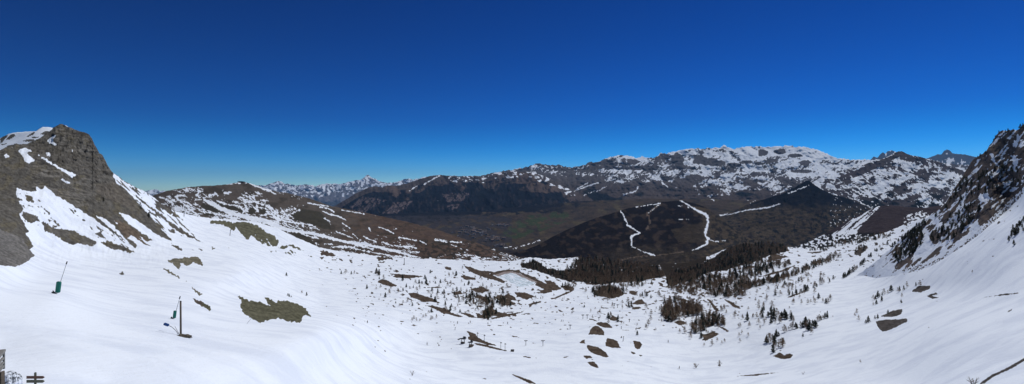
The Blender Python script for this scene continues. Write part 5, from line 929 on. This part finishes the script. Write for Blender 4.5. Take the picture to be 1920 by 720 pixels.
# --- bare shrub at the bottom right
def shrub(px, py, hpx, n, label):
    g = ground(px, py); k = g.y / F; H = hpx * k; t = empty('bare_shrub', g, label, 'shrub'); b = bmesh.new(); rr = random.Random(int(px))
    for i in range(n):
        a = rr.uniform(0, 6.28); e = Vector((math.cos(a) * rr.uniform(.2, .8), math.sin(a) * rr.uniform(.2, .8), rr.uniform(.6, 1.1))) * H; mid = e * .5 + Vector((0, 0, H * .1)); rod(b, (0, 0, -.1), mid, .012 * H * 2, .02 * H, 5); rod(b, mid, e, .016 * H, .006 * H, 4)
        for j in range(3): f = e + Vector((rr.uniform(-.25, .25), rr.uniform(-.25, .25), rr.uniform(0, .25))) * H; rod(b, mid.lerp(e, rr.uniform(.2, 1)), f, .010 * H, .004 * H, 4)
    link('branches', mesh_from('branches', b, M_twig), t)
    b = bmesh.new(); rod(b, (0, 0, -.2), (0, 0, H * .18), .05 * H, .035 * H, 7); link('stem', mesh_from('stem', b, M_bark), t)
shrub(1825, 724, 15, 16, 'leafless shrub beside the dark track edge')
shrub(773, 704, 8, 12, 'leafless shrub low down in the middle of the snow')
shrub(1305, 690, 8, 12, 'leafless shrub right of the lone skier')
shrub(1350, 687, 8, 9, 'dark leafless shrub on the rim of the winding track')
shrub(1506, 702, 5, 9, 'tiny leafless shrub above the lowest piste line')

# --- skiers
def skin_mesh(name, pts, edges, radii, m, lv=1):
    me = bpy.data.meshes.new(name); me.from_pydata(pts, edges, []); o = bpy.data.objects.new(name, me); C.objects.link(o)
    sk = o.modifiers.new('s', 'SKIN'); sk.use_smooth_shade = True
    for i, r_ in enumerate(radii): me.skin_vertices[0].data[i].radius = (r_, r_); me.skin_vertices[0].data[i].use_root = (i == 0)
    ss = o.modifiers.new('b', 'SUBSURF'); ss.levels = lv; ss.render_levels = lv
    dg = bpy.context.evaluated_depsgraph_get(); nm = bpy.data.meshes.new_from_object(o.evaluated_get(dg)); bpy.data.objects.remove(o); nm.name = name; nm.materials.clear(); nm.materials.append(m); return nm
M_skin = mat('skin', (0.45, 0.28, 0.2), .6, 0, .05, 5)
J = [(0, 0, .95), (0, .03, 1.15), (0, .06, 1.38), (0, .08, 1.50), (0, .10, 1.66), (-.19, .06, 1.40), (-.26, .16, 1.15), (-.25, .36, 1.02), (.19, .06, 1.40), (.26, .16, 1.15), (.25, .36, 1.02), (-.10, .0, .90), (-.13, .14, .50), (-.12, .02, .10), (.10, .0, .90), (.13, .14, .50), (.12, .02, .10), (-.12, .16, .05), (.12, .16, .05)]
E = [(0, 1), (1, 2), (2, 3), (3, 4), (2, 5), (5, 6), (6, 7), (2, 8), (8, 9), (9, 10), (0, 11), (11, 12), (12, 13), (0, 14), (14, 15), (15, 16), (13, 17), (16, 18)]
RR = [.14, .14, .16, .06, .10, .07, .055, .04, .07, .055, .04, .095, .07, .055, .095, .07, .055, .05, .05]
body_me = skin_mesh('person', J, E, RR, M_skin)
tj = J[:3] + J[5:11]; te = [(0, 1), (1, 2), (2, 3), (3, 4), (4, 5), (2, 6), (6, 7), (7, 8)]; tr = [.17, .18, .19, .095, .08, .065, .095, .08, .065]
lj = [J[0]] + J[11:17]; le = [(0, 1), (1, 2), (2, 3), (0, 4), (4, 5), (5, 6)]; lr = [.16, .12, .095, .08, .12, .095, .08]
def clothes(c1, c2): return skin_mesh('jacket', tj, te, tr, mat('jacket_fabric', c1, .8, 0, .1, 5)), skin_mesh('trousers', lj, le, lr, mat('trouser_fabric', c2, .8, 0, .1, 5))
outfits = [(('dark', 'dark'), clothes((.03, .03, .035), (.03, .03, .04))), (('dark blue', 'black'), clothes((.03, .05, .13), (.02, .02, .02))), (('dark red', 'black'), clothes((.2, .03, .03), (.02, .02, .02)))]
b = bmesh.new(); bmesh.ops.create_uvsphere(b, u_segments=14, v_segments=8, radius=.125); bmesh.ops.translate(b, vec=(0, .09, 1.70), verts=b.verts); helmet_me = mesh_from('helmet', b, M_dark, True)
b = bmesh.new()
for s_ in (-1, 1): box(b, s_ * .12, .15, .015, .08, 1.7, .02); box(b, s_ * .12, 1.04, .05, .08, .18, .02, Matrix.Rotation(.4, 4, 'X'))
skis_me = mesh_from('skis', b, M_dark)
b = bmesh.new(); rod(b, (-.27, .38, 1.05), (-.42, .0, .02), .012, .008, 5); rod(b, (.27, .38, 1.05), (.42, .0, .02), .012, .008, 5); poles_me = mesh_from('ski_poles', b, M_steel)
def skier(px, py, hpx, fi, where, rz):
    g = ground(px, py); (c1, c2), (jm, tm) = outfits[fi]; t = link('person', body_me); t.location = g; t.rotation_euler = (0, 0, rz); sc = max(.9, min(1.6, hpx * g.y / F / 1.8)); t.scale = (sc,) * 3
    tag(t, 'skier in %s %s' % (c1, where), 'person')
    link('jacket', jm, t); link('trousers', tm, t); link('helmet', helmet_me, t); link('ski_poles', poles_me, t); link('skis', skis_me, t)
for a in ((689, 606, 5, 0, 'crossing the snow above two dark sticks', .6), (801, 647, 6, 1, 'alone in the middle of the wide snow bowl', 1.4), (858, 607, 5, 0, 'first from the left in the row under the larch gully', .3), (882, 606, 5, 2, 'second in the row under the larch gully', 2.0),
          (915, 608, 4, 0, 'third in the row under the larch gully', .4), (952, 608, 5, 1, 'at the end of the thin soil line under the larch gully', 2.4), (1053, 603, 4, 0, 'left of a pair on the piste above the snow park', 1), (1056, 603, 4, 1, 'right of a pair on the piste above the snow park', 2),
          (1274, 692, 6, 0, 'alone left of the leafless shrub', .9), (1253, 642, 5, 1, 'below the brown larch wedge', 2.1), (1211, 611, 4, 0, 'beside a small bare spot on the park slope', 2.2), (1120, 622, 4, 2, 'between the two upper soil kickers', .2)): skier(*a)

# --- houses of the valley village
house_meshes = []
def house_mesh(wc, rc_, lx, ly, hz_):
    b = bmesh.new(); box(b, 0, 0, hz_ / 2 - 2, lx, ly, hz_ + 4); wm = mesh_from('wall', b, mat('house_wall', wc, .9, 0, .1, .2))
    b = bmesh.new(); o_ = 1.0; h0, h1 = hz_, hz_ + ly * .32
    v = [b.verts.new(p) for p in ((-lx / 2 - o_, -ly / 2 - o_, h0 - .4), (lx / 2 + o_, -ly / 2 - o_, h0 - .4), (lx / 2 + o_, ly / 2 + o_, h0 - .4), (-lx / 2 - o_, ly / 2 + o_, h0 - .4), (-lx / 2 - o_, 0, h1), (lx / 2 + o_, 0, h1))]
    for f in ((0, 1, 5, 4), (2, 3, 4, 5), (0, 4, 3), (1, 2, 5), (0, 3, 2, 1)): b.faces.new([v[i] for i in f])
    return wm, mesh_from('roof', b, mat('house_roof', rc_, .8, 0, .15, .2))
HT = [house_mesh((.34, .32, .30), (.12, .13, .16), 18, 12, 8), house_mesh((.35, .32, .30), (.10, .09, .10), 24, 13, 10), house_mesh((.42, .40, .38), (.2, .2, .24), 15, 11, 7), house_mesh((.42, .36, .30), (.16, .11, .09), 34, 14, 13)]
random.seed(19); k_ = 0
for (cx0, cy0, rx, ry, n, lb) in ((893, 434, 26, 9, 46, 'pale house crowded into the main village on the valley floor'), (925, 447, 22, 6, 24, 'pale house on the lower fringe of the valley village'), (940, 423, 16, 3, 10, 'pale house in the hamlet above the green meadow strip'), (936, 461, 8, 2, 8, 'pale house beside the white road at the valley mouth'), (1560, 452, 40, 8, 10, 'pale chalet among the pines behind the far snow flat')):
    for i in range(n):
        x, y = cx0 + random.gauss(0, .5) * rx, cy0 + random.gauss(0, .5) * ry + (.25 * (0) ); p = valley.at(x, y); wm, rm_ = random.choice(HT)
        t = empty('house', p, lb, 'house', 'houses: ' + lb, random.uniform(-.5, .9)); t.scale = (.95,) * 3; link('wall', wm, t); link('roof', rm_, t)
# --- summit building on the brown hill
p = lhill.at(452, 342.5); t = empty('summit_hut', p, 'low dark lift building on top of the brown hill', 'building')
b = bmesh.new(); box(b, 0, 0, 2.5, 26, 12, 6, None, .3); link('wall', mesh_from('wall', b, M_wood), t)
b = bmesh.new(); box(b, 0, 0, 6.3, 30, 15, 1.2, Matrix.Rotation(.06, 4, 'Y')); link('roof', mesh_from('roof', b, M_dark), t)
# ------------------------------------------------------------------ sky, sun, air, camera
w = bpy.data.worlds.new("World"); bpy.context.scene.world = w; w.use_nodes = True
N, L = w.node_tree.nodes, w.node_tree.links
bg = N['Background']; sky = N.new('ShaderNodeTexSky'); sky.sky_type = 'NISHITA'; sky.sun_disc = False
sky.sun_elevation = SUN_EL; sky.sun_rotation = SUN_AZ; sky.altitude = 2500; sky.air_density = 0.8; sky.dust_density = 0.2; sky.ozone_density = 3.0
gm = N.new('ShaderNodeGamma'); gm.inputs['Gamma'].default_value = 1.8
mu = N.new('ShaderNodeVectorMath'); mu.operation = 'MULTIPLY'; mu.inputs[1].default_value = (0.30, 0.37, 0.275)
hs = N.new('ShaderNodeHueSaturation'); hs.inputs['Saturation'].default_value = 1.55; hs.inputs['Hue'].default_value = 0.503
L.new(sky.outputs[0], hs.inputs['Color']); L.new(hs.outputs[0], gm.inputs['Color']); L.new(gm.outputs[0], mu.inputs[0]); tcw = N.new('ShaderNodeTexCoord'); sx = N.new('ShaderNodeSeparateXYZ'); L.new(tcw.outputs['Generated'], sx.inputs[0])
wz = N.new('ShaderNodeMapRange'); wz.interpolation_type = 'SMOOTHSTEP'; wz.inputs['From Min'].default_value = 0.01; wz.inputs['From Max'].default_value = 0.13
L.new(sx.outputs['Z'], wz.inputs['Value']); low = N.new('ShaderNodeMix'); low.data_type = 'RGBA'; low.inputs['A'].default_value = (1.15, 0.93, 1.24, 1); low.inputs['B'].default_value = (0.10, 0.96, 0.88, 1)
L.new(wz.outputs[0], low.inputs['Factor']); m2 = N.new('ShaderNodeVectorMath'); m2.operation = 'MULTIPLY'; L.new(mu.outputs[0], m2.inputs[0]); L.new(low.outputs['Result'], m2.inputs[1]); L.new(m2.outputs[0], bg.inputs['Color']); bg.inputs['Strength'].default_value = 0.06
sl_ = bpy.data.lights.new('sun', 'SUN'); sl_.energy = 3.2; sl_.angle = math.radians(0.53); sl_.color = (1.0, 0.975, 0.945)
so = bpy.data.objects.new('sun', sl_); C.objects.link(so)
d = Vector((math.sin(SUN_AZ) * math.cos(SUN_EL), math.cos(SUN_AZ) * math.cos(SUN_EL), math.sin(SUN_EL)))
so.rotation_euler = d.to_track_quat('Z', 'Y').to_euler()
cam = bpy.data.cameras.new('camera'); co = bpy.data.objects.new('camera', cam); C.objects.link(co)
co.rotation_euler = (math.radians(90), 0, 0); cam.sensor_width = 36; cam.lens = 36 * F / 1920
cam.clip_start = 0.3; cam.clip_end = 120000
S = bpy.context.scene; S.camera = co
S.view_settings.view_transform = 'Standard'; S.view_settings.look = 'None'; S.view_settings.gamma = 1; S.view_settings.exposure = 0.0
S.cycles.max_bounces = 5; S.cycles.diffuse_bounces = 2; S.cycles.volume_bounces = 0; S.cycles.use_denoising = True

# thin mountain air that fades the far ranges
hzb = bmesh.new(); bmesh.ops.create_cube(hzb, size=1)
hm = bpy.data.meshes.new('haze'); hzb.to_mesh(hm); ho = bpy.data.objects.new('haze', hm); C.objects.link(ho)
ho.scale = (120000, 50000, 7300); ho.location = (0, 22000, -1950); ho['kind'] = 'stuff'; ho['label'] = 'thin bluish mountain haze over the valley'
mh = bpy.data.materials.new('mountain_air'); mh.use_nodes = True; mh.node_tree.nodes.clear()
pv = mh.node_tree.nodes.new('ShaderNodeVolumePrincipled'); ot = mh.node_tree.nodes.new('ShaderNodeOutputMaterial')
pv.inputs['Color'].default_value = (0.30, 0.58, 1.0, 1); pv.inputs['Density'].default_value = 1.5e-5
mh.node_tree.links.new(pv.outputs[0], ot.inputs['Volume']); hm.materials.append(mh)
